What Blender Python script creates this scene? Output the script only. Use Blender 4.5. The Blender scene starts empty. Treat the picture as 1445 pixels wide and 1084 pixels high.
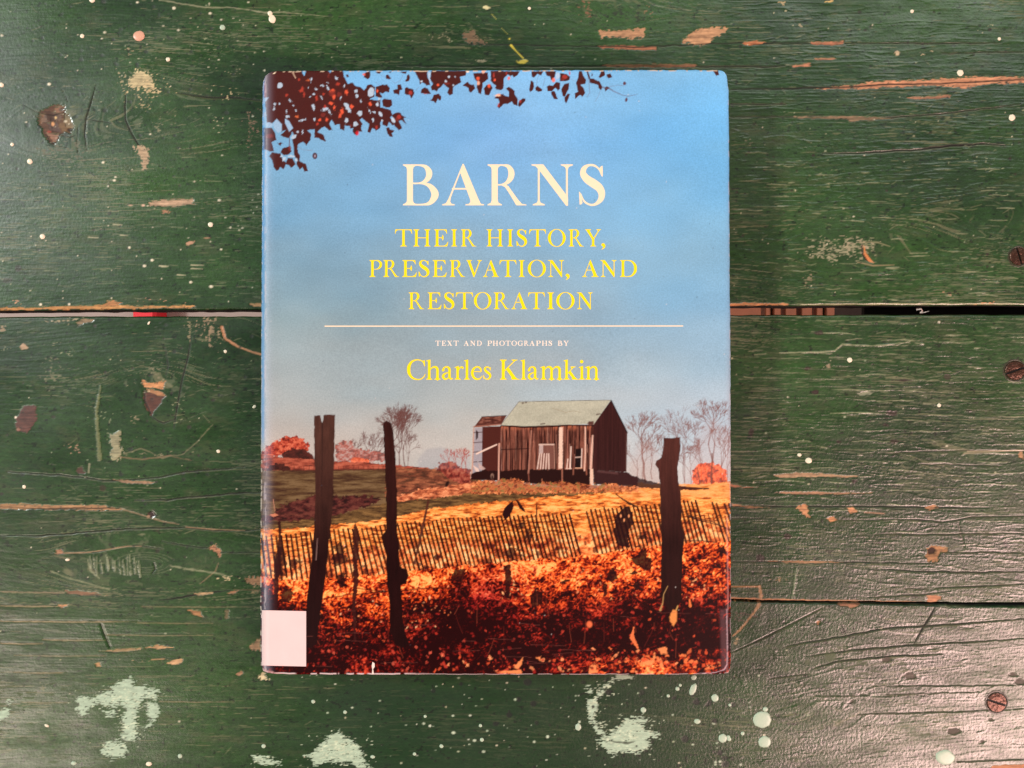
import bpy, math, random
import numpy as np

# ---------------------------------------------------------------- camera, world, lights
SC = bpy.context.scene
COL = SC.collection
W0, H0 = 1445.0, 1084.0
FPX = 1043.6                      # focal length in photograph pixels (26 mm equivalent)
CAM_H = 0.366
PITCH = math.radians(0.75)
Z_COVER = 0.022

cam_d = bpy.data.cameras.new("camera")
cam_d.sensor_width = 36.0
cam_d.lens = 36.0 * FPX / W0
cam_d.clip_start = 0.01
cam_d.clip_end = 50
cam = bpy.data.objects.new("camera", cam_d)
COL.objects.link(cam)
cam.location = (0, 0, CAM_H)
cam.rotation_euler = (-PITCH, 0, 0)
SC.camera = cam

SC.view_settings.view_transform = 'Standard'
SC.view_settings.look = 'None'
SC.view_settings.exposure = 0.0
SC.view_settings.gamma = 1.0

world = bpy.data.worlds.new("World")
SC.world = world
world.use_nodes = True
bg = world.node_tree.nodes['Background']
bg.inputs[0].default_value = (0.80, 0.86, 0.90, 1)
bg.inputs[1].default_value = 0.12


def area(name, loc, target, size, size_y, energy, color):
    d = bpy.data.lights.new(name, 'AREA')
    d.shape = 'RECTANGLE'
    d.size, d.size_y = size, size_y
    d.energy = energy
    d.color = color
    o = bpy.data.objects.new(name, d)
    COL.objects.link(o)
    o.location = loc
    from mathutils import Vector
    o.rotation_euler = (Vector(target) - Vector(loc)).to_track_quat('-Z', 'Y').to_euler()
    return o


# the room's lights: a wide window-like glow low right, a ceiling fitting up left, a paler one low left
area("ceiling_lamp", (-2.5, 0.85, 1.8), (0, 0, 0), 0.36, 0.36, 80, (0.96, 1.0, 0.96))
area("warm_window", (1.74, -1.32, 1.6), (0.2, -0.15, 0), 1.25, 1.25, 92, (1.0, 0.64, 0.58))
area("side_window", (-1.72, -1.22, 1.6), (0, 0, 0), 0.9, 1.0, 17, (1.0, 0.82, 0.70))
area("ceiling_glow", (0.9, 1.9, 1.9), (0, 0, 0), 2.4, 1.3, 22, (0.95, 1.0, 0.92))
area("under_table_fill", (-0.9, 0.3, -0.25), (0, 0.1, -0.7), 0.5, 0.5, 1.5, (1.0, 0.95, 0.9))  # added fill that lights the floor below the planks, not a room fitting


# ---------------------------------------------------------------- helpers
def P(px, py, z=0.0):
    """point of the place at height z that the photograph shows at pixel px, py"""
    px = np.asarray(px, float); py = np.asarray(py, float)
    a = (px - W0 / 2) / FPX
    b = -(py - H0 / 2) / FPX
    c, s = math.cos(PITCH), math.sin(PITCH)
    dy = b * c - s                # rotation by -PITCH about X of (a, b, -1)
    dz = -b * s - c
    t = (z - CAM_H) / dz
    return np.stack([a * t, dy * t, np.broadcast_to(z, np.shape(a * t)) * 1.0], -1)


def lin(c):
    c = np.asarray(c, float) / 255.0
    return np.where(c <= 0.04045, c / 12.92, ((c + 0.055) / 1.055) ** 2.4)


_tabs = {}
def vnoise(x, y, seed=0):
    if seed not in _tabs:
        _tabs[seed] = np.random.RandomState(seed + 11).rand(257, 257)
    t = _tabs[seed]
    xi = np.floor(x); yi = np.floor(y)
    fx = x - xi; fy = y - yi
    fx = fx * fx * (3 - 2 * fx); fy = fy * fy * (3 - 2 * fy)
    xi = xi.astype(np.int64) & 255; yi = yi.astype(np.int64) & 255
    x1 = (xi + 1) & 255; y1 = (yi + 1) & 255
    a = t[yi, xi]; b = t[yi, x1]; c = t[y1, xi]; d = t[y1, x1]
    return (a + (b - a) * fx) * (1 - fy) + (c + (d - c) * fx) * fy


def fbm(x, y, seed=0, oct=4, g=0.5):
    s = 0; a = 1; n = 0
    for i in range(oct):
        s = s + a * vnoise(x * 2 ** i + 17.3 * i, y * 2 ** i + 9.1 * i, seed + i)
        n += a; a *= g
    return s / n


def sm(x, a, b):
    t = np.clip((x - a) / (b - a), 0, 1)
    return t * t * (3 - 2 * t)


def sd_poly(X, Y, pts):
    """signed distance, negative inside"""
    pts = np.asarray(pts, float)
    n = len(pts)
    d = np.full(X.shape, 1e18)
    ins = np.zeros(X.shape, bool)
    for i in range(n):
        ax, ay = pts[i]; bx, by = pts[(i + 1) % n]
        ex, ey = bx - ax, by - ay
        L = ex * ex + ey * ey + 1e-12
        t = np.clip(((X - ax) * ex + (Y - ay) * ey) / L, 0, 1)
        d = np.minimum(d, (X - ax - t * ex) ** 2 + (Y - ay - t * ey) ** 2)
        if ay != by:
            c = ((ay > Y) != (by > Y)) & (X < ex * (Y - ay) / (by - ay) + ax)
            ins ^= c
    d = np.sqrt(d)
    return np.where(ins, -d, d)


def sd_stroke(X, Y, pts, rad):
    pts = np.asarray(pts, float)
    rad = np.broadcast_to(np.asarray(rad, float), (len(pts),))
    d = np.full(X.shape, 1e9)
    for i in range(len(pts) - 1):
        ax, ay = pts[i]; bx, by = pts[i + 1]
        ex, ey = bx - ax, by - ay
        L = ex * ex + ey * ey + 1e-12
        t = np.clip(((X - ax) * ex + (Y - ay) * ey) / L, 0, 1)
        d = np.minimum(d, np.hypot(X - ax - t * ex, Y - ay - t * ey) - (rad[i] + (rad[i + 1] - rad[i]) * t))
    return d


class Canvas:
    """paints colour (and height, gloss) on the vertices of a near-regular grid laid out in photo pixels"""
    def __init__(s, X, Y, aa):
        s.X, s.Y, s.aa = X, Y, aa
        s.xs = X.mean(0); s.ys = Y.mean(1)
        s.C = np.zeros(X.shape + (3,))
        s.Z = np.zeros(X.shape)
        s.R = np.zeros(X.shape)

    def sub(s, x0, y0, x1, y1, m=6):
        i0 = max(0, np.searchsorted(s.ys, y0 - m)); i1 = min(len(s.ys), np.searchsorted(s.ys, y1 + m) + 1)
        j0 = max(0, np.searchsorted(s.xs, x0 - m)); j1 = min(len(s.xs), np.searchsorted(s.xs, x1 + m) + 1)
        return slice(i0, i1), slice(j0, j1)

    def blend(s, sl, a, col):
        a = a[..., None]
        s.C[sl] = s.C[sl] * (1 - a) + col * a

    def poly(s, pts, col, alpha=1.0, jag=0.0, jf=(6, 2), soft=None, seed=3, dz=0, rough=None, holes=0.0):
        pts = np.asarray(pts, float)
        sl = s.sub(pts[:, 0].min(), pts[:, 1].min(), pts[:, 0].max(), pts[:, 1].max(), 6 + jag * 2)
        X, Y = s.X[sl], s.Y[sl]
        if X.size == 0: return None
        d = sd_poly(X, Y, pts)
        if jag: d = d + (fbm(X / jf[0], Y / jf[1], seed, 4, 0.6) - 0.5) * 2 * jag * 1.6
        w = soft or s.aa
        a = sm(-d, -w / 2, w / 2) * alpha
        if holes:                                     # gaps worn through the film, more of them near its edge
            q = fbm(X / 10, Y / 1.7, seed + 31, 4, .75) + np.clip(-d / 26, 0, .16)
            a = a * sm(q, holes, holes + .05)
        c = lin(col) if not callable(col) else col(X, Y)
        s.blend(sl, a, c)
        if dz: s.Z[sl] += a * dz
        if rough is not None: s.R[sl] = s.R[sl] * (1 - a) + rough * a
        return sl, a

    def stroke(s, pts, rad, col, alpha=1.0, soft=None, dz=0, rough=None, wob=0, jag=0, seed=5):
        pts = np.asarray(pts, float)
        sl = s.sub(pts[:, 0].min(), pts[:, 1].min(), pts[:, 0].max(), pts[:, 1].max(), 5 + np.max(rad) + wob + jag)
        X, Y = s.X[sl], s.Y[sl]
        if X.size == 0: return None
        if wob: Y = Y + (fbm(X / 14, X * 0 + seed, seed, 3) - 0.5) * 2 * wob
        d = sd_stroke(X, Y, pts, rad)
        if jag: d = d + (fbm(X / 7, Y / 2, seed + 2, 3) - 0.5) * 2 * jag
        w = soft or s.aa
        a = sm(-d, -w / 2, w / 2) * alpha
        s.blend(sl, a, lin(col))
        if dz: s.Z[sl] += a * dz
        if rough is not None: s.R[sl] = s.R[sl] * (1 - a) + rough * a
        return sl, a

    def ell(s, cx, cy, rx, ry, col, alpha=1.0, rot=0, soft=None, dz=0, rough=None, jag=0, seed=1):
        r = max(rx, ry)
        sl = s.sub(cx - r, cy - r, cx + r, cy + r, 5 + jag)
        X, Y = s.X[sl], s.Y[sl]
        if X.size == 0: return None
        c, q = math.cos(rot), math.sin(rot)
        u = (X - cx) * c + (Y - cy) * q; v = -(X - cx) * q + (Y - cy) * c
        k = np.hypot(u / rx, v / ry) + 1e-9
        d = (k - 1) * min(rx, ry)
        if jag: jf = min(4.0, max(1.1, min(rx, ry) * 1.1)); d = d + (fbm(X / jf + cx, Y / jf + cy, seed, 2) - .5) * 2.6 * min(jag, max(min(rx, ry), .8))
        w = soft or s.aa
        a = sm(-d, -w / 2, w / 2) * alpha
        s.blend(sl, a, lin(col))
        if dz: s.Z[sl] += a * dz
        if rough is not None: s.R[sl] = s.R[sl] * (1 - a) + rough * a
        return sl, a


def grid_mesh(name, V, C, R=None, hole=None, mat=None, parent=None, smooth=True, A=None):
    """V (h,w,3) world points, C (h,w,3) linear colours; hole = bool (h-1,w-1) of quads to leave out"""
    h, w = V.shape[:2]
    idx = np.arange(h * w).reshape(h, w)
    q = np.stack([idx[1:, :-1], idx[1:, 1:], idx[:-1, 1:], idx[:-1, :-1]], -1)
    if hole is not None: q = q[~hole]
    q = q.reshape(-1, 4)
    used = np.zeros(h * w, bool); used[q.ravel()] = True
    remap = np.cumsum(used) - 1
    q = remap[q]
    v = V.reshape(-1, 3)[used]
    me = bpy.data.meshes.new(name)
    me.vertices.add(len(v)); me.vertices.foreach_set('co', v.astype(np.float32).ravel())
    me.loops.add(q.size); me.loops.foreach_set('vertex_index', q.astype(np.int32).ravel())
    me.polygons.add(len(q))
    me.polygons.foreach_set('loop_start', np.arange(0, q.size, 4, dtype=np.int32))
    me.polygons.foreach_set('loop_total', np.full(len(q), 4, np.int32))
    if smooth: me.polygons.foreach_set('use_smooth', np.ones(len(q), bool))
    me.update(calc_edges=True)
    ca = me.color_attributes.new('Col', 'FLOAT_COLOR', 'POINT')
    c = np.ones((len(v), 4), np.float32); c[:, :3] = C.reshape(-1, 3)[used]
    if A is not None: c[:, 3] = A.reshape(-1)[used]
    ca.data.foreach_set('color', c.ravel())
    if R is not None:
        ra = me.attributes.new('gloss', 'FLOAT', 'POINT')
        ra.data.foreach_set('value', R.reshape(-1)[used].astype(np.float32))
    o = bpy.data.objects.new(name, me)
    COL.objects.link(o)
    if mat: me.materials.append(mat)
    if parent: o.parent = parent
    return o


def mesh_obj(name, v, f, mat, parent=None, smooth=False):
    me = bpy.data.meshes.new(name)
    me.from_pydata([tuple(map(float, p)) for p in v], [], f)
    me.validate(); me.update()
    if smooth:
        for p in me.polygons: p.use_smooth = True
    me.materials.append(mat)
    o = bpy.data.objects.new(name, me); COL.objects.link(o)
    if parent: o.parent = parent
    return o


def box_geo(x0, x1, y0, y1, z0, z1, b=0.0):
    """box with chamfered vertical and top edges"""
    if b <= 0:
        v = [(x0, y0, z0), (x1, y0, z0), (x1, y1, z0), (x0, y1, z0), (x0, y0, z1), (x1, y0, z1), (x1, y1, z1), (x0, y1, z1)]
        f = [(0, 3, 2, 1), (4, 5, 6, 7), (0, 1, 5, 4), (1, 2, 6, 5), (2, 3, 7, 6), (3, 0, 4, 7)]
        return v, f
    def ring(i, z):
        a = b
        return [(x0 + i + a, y0 + i, z), (x1 - i - a, y0 + i, z), (x1 - i, y0 + i + a, z), (x1 - i, y1 - i - a, z),
                (x1 - i - a, y1 - i, z), (x0 + i + a, y1 - i, z), (x0 + i, y1 - i - a, z), (x0 + i, y0 + i + a, z)]
    rs = [ring(b, z0), ring(0, z0 + b), ring(0, z1 - b), ring(b, z1)]
    v = sum(rs, []); f = [tuple(range(7, -1, -1)), tuple(range(24, 32))]
    for k in range(3):
        for i in range(8):
            j = (i + 1) % 8
            f.append((k * 8 + i, k * 8 + j, k * 8 + 8 + j, k * 8 + 8 + i))
    return v, f


def empty(name, loc):
    o = bpy.data.objects.new(name, None); COL.objects.link(o); o.location = loc
    o.empty_display_size = 0.02
    return o


def tag(o, label=None, cat=None, kind=None, group=None):
    if label: o['label'] = label
    if cat: o['category'] = cat
    if kind: o['kind'] = kind
    if group: o['group'] = group
    return o


def mat_nodes(name):
    m = bpy.data.materials.new(name); m.use_nodes = True
    nt = m.node_tree
    return m, nt, nt.nodes['Principled BSDF']


def simple_mat(name, col, rough=0.6, metal=0.0, noise=(200, 0.25), bump=0.0, spec=0.5):
    m, nt, b = mat_nodes(name)
    tc = nt.nodes.new('ShaderNodeTexCoord')
    n = nt.nodes.new('ShaderNodeTexNoise'); n.inputs['Scale'].default_value = noise[0]; n.inputs['Detail'].default_value = 5
    nt.links.new(tc.outputs['Object'], n.inputs['Vector'])
    mx = nt.nodes.new('ShaderNodeMix'); mx.data_type = 'RGBA'
    c = lin(col)
    mx.inputs[6].default_value = (*(c * (1 - noise[1])), 1)
    mx.inputs[7].default_value = (*np.minimum(c * (1 + noise[1]), 1), 1)
    nt.links.new(n.outputs['Fac'], mx.inputs[0]); nt.links.new(mx.outputs[2], b.inputs['Base Color'])
    b.inputs['Roughness'].default_value = rough; b.inputs['Metallic'].default_value = metal
    b.inputs['Specular IOR Level'].default_value = spec
    if bump:
        bp = nt.nodes.new('ShaderNodeBump'); bp.inputs['Distance'].default_value = bump; bp.inputs['Strength'].default_value = 0.6
        nt.links.new(n.outputs['Fac'], bp.inputs['Height']); nt.links.new(bp.outputs['Normal'], b.inputs['Normal'])
    return m


# ---------------------------------------------------------------- materials
def plank_material():
    m, nt, b = mat_nodes('green_painted_wood')
    L = nt.links.new
    at = nt.nodes.new('ShaderNodeAttribute'); at.attribute_name = 'Col'
    gl = nt.nodes.new('ShaderNodeAttribute'); gl.attribute_name = 'gloss'
    tc = nt.nodes.new('ShaderNodeTexCoord')
    # fine colour mottling
    n1 = nt.nodes.new('ShaderNodeTexNoise'); n1.inputs['Scale'].default_value = 900; n1.inputs['Detail'].default_value = 4
    mp = nt.nodes.new('ShaderNodeMapping'); mp.inputs['Scale'].default_value = (0.35, 1, 1)
    L(tc.outputs['Object'], mp.inputs['Vector']); L(mp.outputs['Vector'], n1.inputs['Vector'])
    mr = nt.nodes.new('ShaderNodeMapRange'); mr.inputs['To Min'].default_value = 0.62; mr.inputs['To Max'].default_value = 1.38
    L(n1.outputs['Fac'], mr.inputs['Value'])
    mu = nt.nodes.new('ShaderNodeVectorMath'); mu.operation = 'SCALE'
    L(at.outputs['Color'], mu.inputs[0]); L(mr.outputs['Result'], mu.inputs['Scale'])
    L(mu.outputs['Vector'], b.inputs['Base Color'])
    # gloss broken up by rubbing
    n2 = nt.nodes.new('ShaderNodeTexNoise'); n2.inputs['Scale'].default_value = 60; n2.inputs['Detail'].default_value = 5
    L(mp.outputs['Vector'], n2.inputs['Vector'])
    ad = nt.nodes.new('ShaderNodeMath'); ad.operation = 'MULTIPLY_ADD'
    L(n2.outputs['Fac'], ad.inputs[0]); ad.inputs[1].default_value = 0.30; L(gl.outputs['Fac'], ad.inputs[2])
    L(ad.outputs[0], b.inputs['Roughness'])
    # orange peel of the brushed paint plus short grain ripples
    n3 = nt.nodes.new('ShaderNodeTexNoise'); n3.inputs['Scale'].default_value = 760; n3.inputs['Detail'].default_value = 3
    mp3 = nt.nodes.new('ShaderNodeMapping'); mp3.inputs['Scale'].default_value = (1.05, .85, 1)
    L(tc.outputs['Object'], mp3.inputs['Vector']); L(mp3.outputs['Vector'], n3.inputs['Vector'])
    n4 = nt.nodes.new('ShaderNodeTexNoise'); n4.inputs['Scale'].default_value = 900; n4.inputs['Detail'].default_value = 3
    mp4 = nt.nodes.new('ShaderNodeMapping'); mp4.inputs['Scale'].default_value = (0.09, 1, 1)
    L(tc.outputs['Object'], mp4.inputs['Vector']); L(mp4.outputs['Vector'], n4.inputs['Vector'])
    mm = nt.nodes.new('ShaderNodeMath'); mm.operation = 'MULTIPLY_ADD'
    L(n4.outputs['Fac'], mm.inputs[0]); mm.inputs[1].default_value = 0.16; L(n3.outputs['Fac'], mm.inputs[2])
    bp = nt.nodes.new('ShaderNodeBump'); bp.inputs['Distance'].default_value = 0.0002; bp.inputs['Strength'].default_value = 0.75
    pk = nt.nodes.new('ShaderNodeMath'); pk.operation = 'MULTIPLY'
    L(mm.outputs[0], pk.inputs[0]); L(at.outputs['Alpha'], pk.inputs[1])
    L(pk.outputs[0], bp.inputs['Height']); L(bp.outputs['Normal'], b.inputs['Normal'])
    L(bp.outputs['Normal'], b.inputs['Coat Normal'])
    b.inputs['Specular IOR Level'].default_value = 0.5
    # the enamel's own skin: glossier where the paint is whole
    cw = nt.nodes.new('ShaderNodeMapRange'); cw.inputs['From Min'].default_value = .22; cw.inputs['From Max'].default_value = .42
    cw.inputs['To Min'].default_value = 1.0; cw.inputs['To Max'].default_value = 0
    L(gl.outputs['Fac'], cw.inputs['Value']); n5 = nt.nodes.new('ShaderNodeTexNoise'); n5.inputs['Scale'].default_value = 90; n5.inputs['Detail'].default_value = 6; n5.inputs['Roughness'].default_value = .7
    L(mp.outputs['Vector'], n5.inputs['Vector'])
    m5 = nt.nodes.new('ShaderNodeMapRange'); m5.inputs['From Min'].default_value = .38; m5.inputs['From Max'].default_value = .6; L(n5.outputs['Fac'], m5.inputs['Value'])
    c5_ = nt.nodes.new('ShaderNodeMath'); c5_.operation = 'MULTIPLY'; L(cw.outputs['Result'], c5_.inputs[0]); L(m5.outputs['Result'], c5_.inputs[1])
    L(c5_.outputs[0], b.inputs['Coat Weight'])
    b.inputs['Coat Roughness'].default_value = .22
    return m


def jacket_material():
    m, nt, b = mat_nodes('printed_jacket_paper')
    L = nt.links.new
    at = nt.nodes.new('ShaderNodeAttribute'); at.attribute_name = 'Col'
    tc = nt.nodes.new('ShaderNodeTexCoord')
    n = nt.nodes.new('ShaderNodeTexNoise'); n.inputs['Scale'].default_value = 1500; n.inputs['Detail'].default_value = 2
    L(tc.outputs['Object'], n.inputs['Vector'])
    mr = nt.nodes.new('ShaderNodeMapRange'); mr.inputs['To Min'].default_value = 0.78; mr.inputs['To Max'].default_value = 1.22
    L(n.outputs['Fac'], mr.inputs['Value'])
    mu = nt.nodes.new('ShaderNodeVectorMath'); mu.operation = 'SCALE'
    L(at.outputs['Color'], mu.inputs[0]); L(mr.outputs['Result'], mu.inputs['Scale'])
    L(mu.outputs['Vector'], b.inputs['Base Color'])
    n2 = nt.nodes.new('ShaderNodeTexNoise'); n2.inputs['Scale'].default_value = 25; n2.inputs['Detail'].default_value = 6
    L(tc.outputs['Object'], n2.inputs['Vector'])
    m2 = nt.nodes.new('ShaderNodeMapRange'); m2.inputs['To Min'].default_value = 0.30; m2.inputs['To Max'].default_value = 0.5
    L(n2.outputs['Fac'], m2.inputs['Value']); L(m2.outputs['Result'], b.inputs['Roughness'])
    bp = nt.nodes.new('ShaderNodeBump'); bp.inputs['Distance'].default_value = 0.0002; bp.inputs['Strength'].default_value = 0.25
    L(n2.outputs['Fac'], bp.inputs['Height']); L(bp.outputs['Normal'], b.inputs['Normal'])
    b.inputs['Specular IOR Level'].default_value = 0.12
    return m


M_PLANK = plank_material()
M_JACKET = jacket_material()
M_CREAM = simple_mat('cream_print', (240, 220, 188), 0.45, noise=(900, 0.05), spec=0.3)
M_YELLOW = simple_mat('yellow_print', (250, 220, 6), 0.45, noise=(900, 0.06), spec=0.3)
M_WHITEP = simple_mat('pale_print', (238, 224, 208), 0.45, noise=(900, 0.06), spec=0.3)
M_LABEL = simple_mat('white_label_paper', (228, 198, 196), 0.42, noise=(55, 0.07), spec=0.3)
M_TORN = simple_mat('torn_white_paper', (226, 214, 202), 0.8, noise=(800, 0.1))
M_PAGES = simple_mat('aged_pages', (216, 200, 168), 0.85, noise=(700, 0.2))
M_BOARD = simple_mat('grey_book_cloth', (150, 150, 140), 0.8, noise=(1500, 0.2), bump=0.0001)
M_RUST = simple_mat('rusty_screw_head', (78, 52, 40), 0.3, 0.6, noise=(500, 0.7), bump=0.0009)
M_SLOT = simple_mat('screw_slot_dirt', (26, 18, 14), 0.8, noise=(700, 0.3))
M_FLOOR = simple_mat('pale_painted_floor', (150, 130, 122), 0.6, noise=(6, 0.15))
M_RED = simple_mat('bright_red_surface', (214, 34, 48), 0.7, noise=(60, 0.15))
M_UNDER = simple_mat('bare_brown_wood', (140, 88, 60), 0.6, noise=(50, 0.3))
M_DARKW = simple_mat('dark_stained_wood', (60, 38, 26), 0.6, noise=(90, 0.4), bump=0.0005)
M_SCRAP = simple_mat('pale_paper_scrap', (226, 206, 196), 0.8, noise=(500, 0.2))
def drop_mat(name, col): return simple_mat(name, col, 0.35, noise=(900, 0.08), bump=0.00005)
M_DROPS = {'cream': drop_mat('cream_paint', (226, 216, 190)), 'pink': drop_mat('pink_paint', (208, 158, 132)),
           'mint': drop_mat('pale_mint_paint', (172, 190, 166))}

# ---------------------------------------------------------------- the table: two planks
TABLE_X = (-330, 1790)            # planks run past the frame on both sides
KNOTS = [(80, 178, 34, .55), (196, 150, 30, .6), (1217, 352, 26, .35), (205, 790, 38, .3), (218, 560, 34, .6),
         (1062, 905, 60, .5), (1330, 640, 16, .3), (860, 15, 22, .4), (320, 480, 26, .6), (1440, 300, 30, .4), (1150, 1010, 20, .3)]


def psi_of(X, Y):
    p = Y + (fbm(X / 260, Y / 120, 40, 3) - 0.5) * 26
    for kx, ky, r, e in KNOTS:
        dx = (X - kx) * e; dy = Y - ky
        q = dx * dx + dy * dy + 30
        p = p - dy * np.minimum(r * r / q, 0.93)
    return p


def upper_edge(x):                # lower edge of the upper plank, photo px
    return np.interp(x, [-400, 0, 60, 200, 368, 1030, 1200, 1445, 1800], [439, 438.6, 438, 437.6, 437.4, 431.8, 431.3, 431.2, 431]) \
        + (vnoise(x / 14, x * 0, 77) - .5) * 1.3


def lower_edge(x):                # upper edge of the lower plank
    return np.interp(x, [-400, 0, 100, 368, 1030, 1445, 1800], [448, 447.6, 446.6, 446.6, 444.6, 444.2, 444]) \
        + (vnoise(x / 18, x * 0, 78) - .5) * 1.0


XS = np.concatenate([np.arange(TABLE_X[0], -12, 12.0), np.arange(-12, 1458, 1.6), np.arange(1458, TABLE_X[1], 12.0)])
WOOD = (190, 140, 102)
MINT = (188, 202, 172)
DARK = (18, 15, 10)


def base_paint(cv):
    X, Y = cv.X, cv.Y
    psi = psi_of(X, Y)
    cv.psi = psi
    big = fbm(X / 220, Y / 130, 50, 4)
    grain = fbm(X / 46, psi / 2.1, 51, 3, .55)
    fine = fbm(X / 12, psi / 1.7, 52, 3, .6)
    c0, c1 = lin((21, 48, 18)), lin((45, 77, 33))
    t = np.clip(0.45 + (big - .5) * 1.6 + (grain - .5) * 0.5, 0, 1)[..., None]
    cv.C[:] = c0 * (1 - t) + c1 * t
    mot = fbm(X / 9, Y / 5, 59, 4, .7); mot2 = fbm(X / 3.2, Y / 1.8, 62, 2, .6)
    cv.C *= (1 + (mot - .5) * .75 + (mot2 - .5) * .45)[..., None]
    # the upper plank and the right side are the more rubbed, greyer green; the bottom centre has a dark reflection painted in as deeper green
    dark_reflect = sm(Y, 930, 985) * sm(X, 330, 520) * (1 - sm(X, 900, 1080))
    cv.C[:] = cv.C * (1 - .75 * dark_reflect[..., None]) + lin((8, 42, 15)) * (.75 * dark_reflect[..., None])
    zone = .25 + .75 * sm(X, 980, 1080)
    corner = sm(X + Y * .9, 1650, 2000)
    cv.Z[:] = (grain - .5) * 0.00008 * (.5 + .6 * zone) * (1 - .6 * corner) * (1 - .6 * dark_reflect) + (fine - .5) * 0.00004
    # ridge lines standing out of the paint
    rid = np.abs(fbm(X / 90, psi / 5.2, 53, 2, .5) - .5) * 2
    ramp = np.exp(-(rid / .05) ** 2)
    cv.Z += ramp * 0.00012 * zone * (1 - .3 * corner) * (1 - dark_reflect)
    cv.R[:] = 0.20 + .08 * dark_reflect
    cv.A = np.clip(.30 + .7 * sm(X + Y * .9, 1500, 1950) + .25 * sm(X, 1000, 1150) + (big - .5) * .5, .15, 1)
    # rubbed pale streaks along the grain
    s = fbm(X / 15, psi / 1.6, 54, 3, .6)
    dens = fbm(X / 130, Y / 60, 55, 3)
    wear = sm(s + (dens - .5) * .55 , .71, .80) * (1 - .8 * dark_reflect)
    wc = lin((96, 102, 70))
    cv.C[:] = cv.C + (wc - cv.C) * (wear * .34)[..., None]
    cv.R += wear * .2
    # long thin pale scratches
    s2 = fbm(X / 70, psi / 1.3, 56, 3, .6)
    w2 = sm(s2 + (dens - .5) * .4, .73, .80) * (1 - .8 * dark_reflect)
    cv.C[:] = cv.C + (lin((120, 118, 88)) - cv.C) * (w2 * .5)[..., None]
    # scuffs: greyer broad patches
    sc = sm(fbm(X / 46, Y / 18, 57, 6, .72), .56, .70) * (1 - dark_reflect)
    cv.C[:] = cv.C + (lin((72, 78, 50)) - cv.C) * (sc * .3)[..., None]
    # short random scuff scratches, thicker round the knots
    rs = random.Random(int(Y.mean()))
    for _ in range(420):
        if rs.random() < .45:
            kx, ky, kr, _e = rs.choice(KNOTS); x = kx + rs.gauss(0, kr * 1.8); y = ky + rs.gauss(0, kr)
        else: x = rs.uniform(0, 1445); y = rs.uniform(Y.min() if Y.min() > 0 else 0, min(Y.max(), 1084))
        if y > 945 and 350 < x < 1000 and rs.random() < .8: continue
        l = rs.uniform(3, 16); a = rs.gauss(0, .45)
        cv.stroke([(x, y), (x + l * .5 * math.cos(a), y + l * .5 * math.sin(a) + rs.uniform(-1, 1)), (x + l * math.cos(a), y + l * math.sin(a))], [.2, .5, .2], (132, 130, 98), rs.uniform(.15, .55), jag=.5, dz=.00005, seed=rs.randint(1, 30))
    # small dark flecks
    fl = sm(fbm(X / 5.5, Y / 3.6, 58, 2, .4), .77, .82)
    cv.C[:] = cv.C * (1 - fl[..., None] * .65)


def chip(cv, pts, jag=1.6, col=WOOD, alpha=1.0, dz=-0.00028, rough=.65, jf=(12, 1.8), seed=3, film=False):
    c = lin(col) * np.array([.74, .84, .86])
    def woodcol(X, Y):
        g = fbm(X / 34, Y / 1.3, seed + 7, 3, .6)[..., None]; q = fbm(X / 5, Y / 3, seed + 9, 3, .6)[..., None]
        if film: return c * (.74 + .22 * g + .22 * q)
        return c * (.12 + 1.15 * g + .55 * q)
    j = jag * 1.45 + .3
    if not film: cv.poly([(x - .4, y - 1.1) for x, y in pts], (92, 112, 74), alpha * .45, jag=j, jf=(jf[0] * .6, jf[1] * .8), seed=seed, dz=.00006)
    cv.poly([(x, y + .9) for x, y in pts], (14, 20, 8), alpha * .55, jag=j, jf=(jf[0] * .6, jf[1] * .8), seed=seed)  # thin shadow painted into the colour along the chip's lower edge
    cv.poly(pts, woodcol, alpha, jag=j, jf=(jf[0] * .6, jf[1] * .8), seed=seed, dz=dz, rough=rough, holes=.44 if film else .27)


def crack(cv, pts, w, col=DARK, dz=-0.0005, wob=1.0, seed=5, alpha=.95, lip=True):
    if not lip: dz = max(dz, -.00008); w = max(w * 1.15, .8)
    n = len(pts)
    w = w * .78; rad = [w * (.35 if i in (0, n - 1) else 1) for i in range(n)]
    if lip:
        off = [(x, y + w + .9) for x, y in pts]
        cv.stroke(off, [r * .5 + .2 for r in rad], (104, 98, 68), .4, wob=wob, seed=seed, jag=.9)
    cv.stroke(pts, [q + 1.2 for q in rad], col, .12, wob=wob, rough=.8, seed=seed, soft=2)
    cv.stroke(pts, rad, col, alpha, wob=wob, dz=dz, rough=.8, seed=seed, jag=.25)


def speckle(cv, n, box, rs, cols, seed, dz=0.00006):
    r = random.Random(seed)
    for _ in range(n):
        x = r.uniform(box[0], box[2]); y = r.uniform(box[1], box[3])
        rad = rs[0] + (rs[1] - rs[0]) * r.random() ** 3
        cv.ell(x, y, rad * r.uniform(.85, 1.25), rad * r.uniform(.8, 1.05), r.choice(cols), r.uniform(.65, 1), dz=dz, rough=.35)


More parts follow.
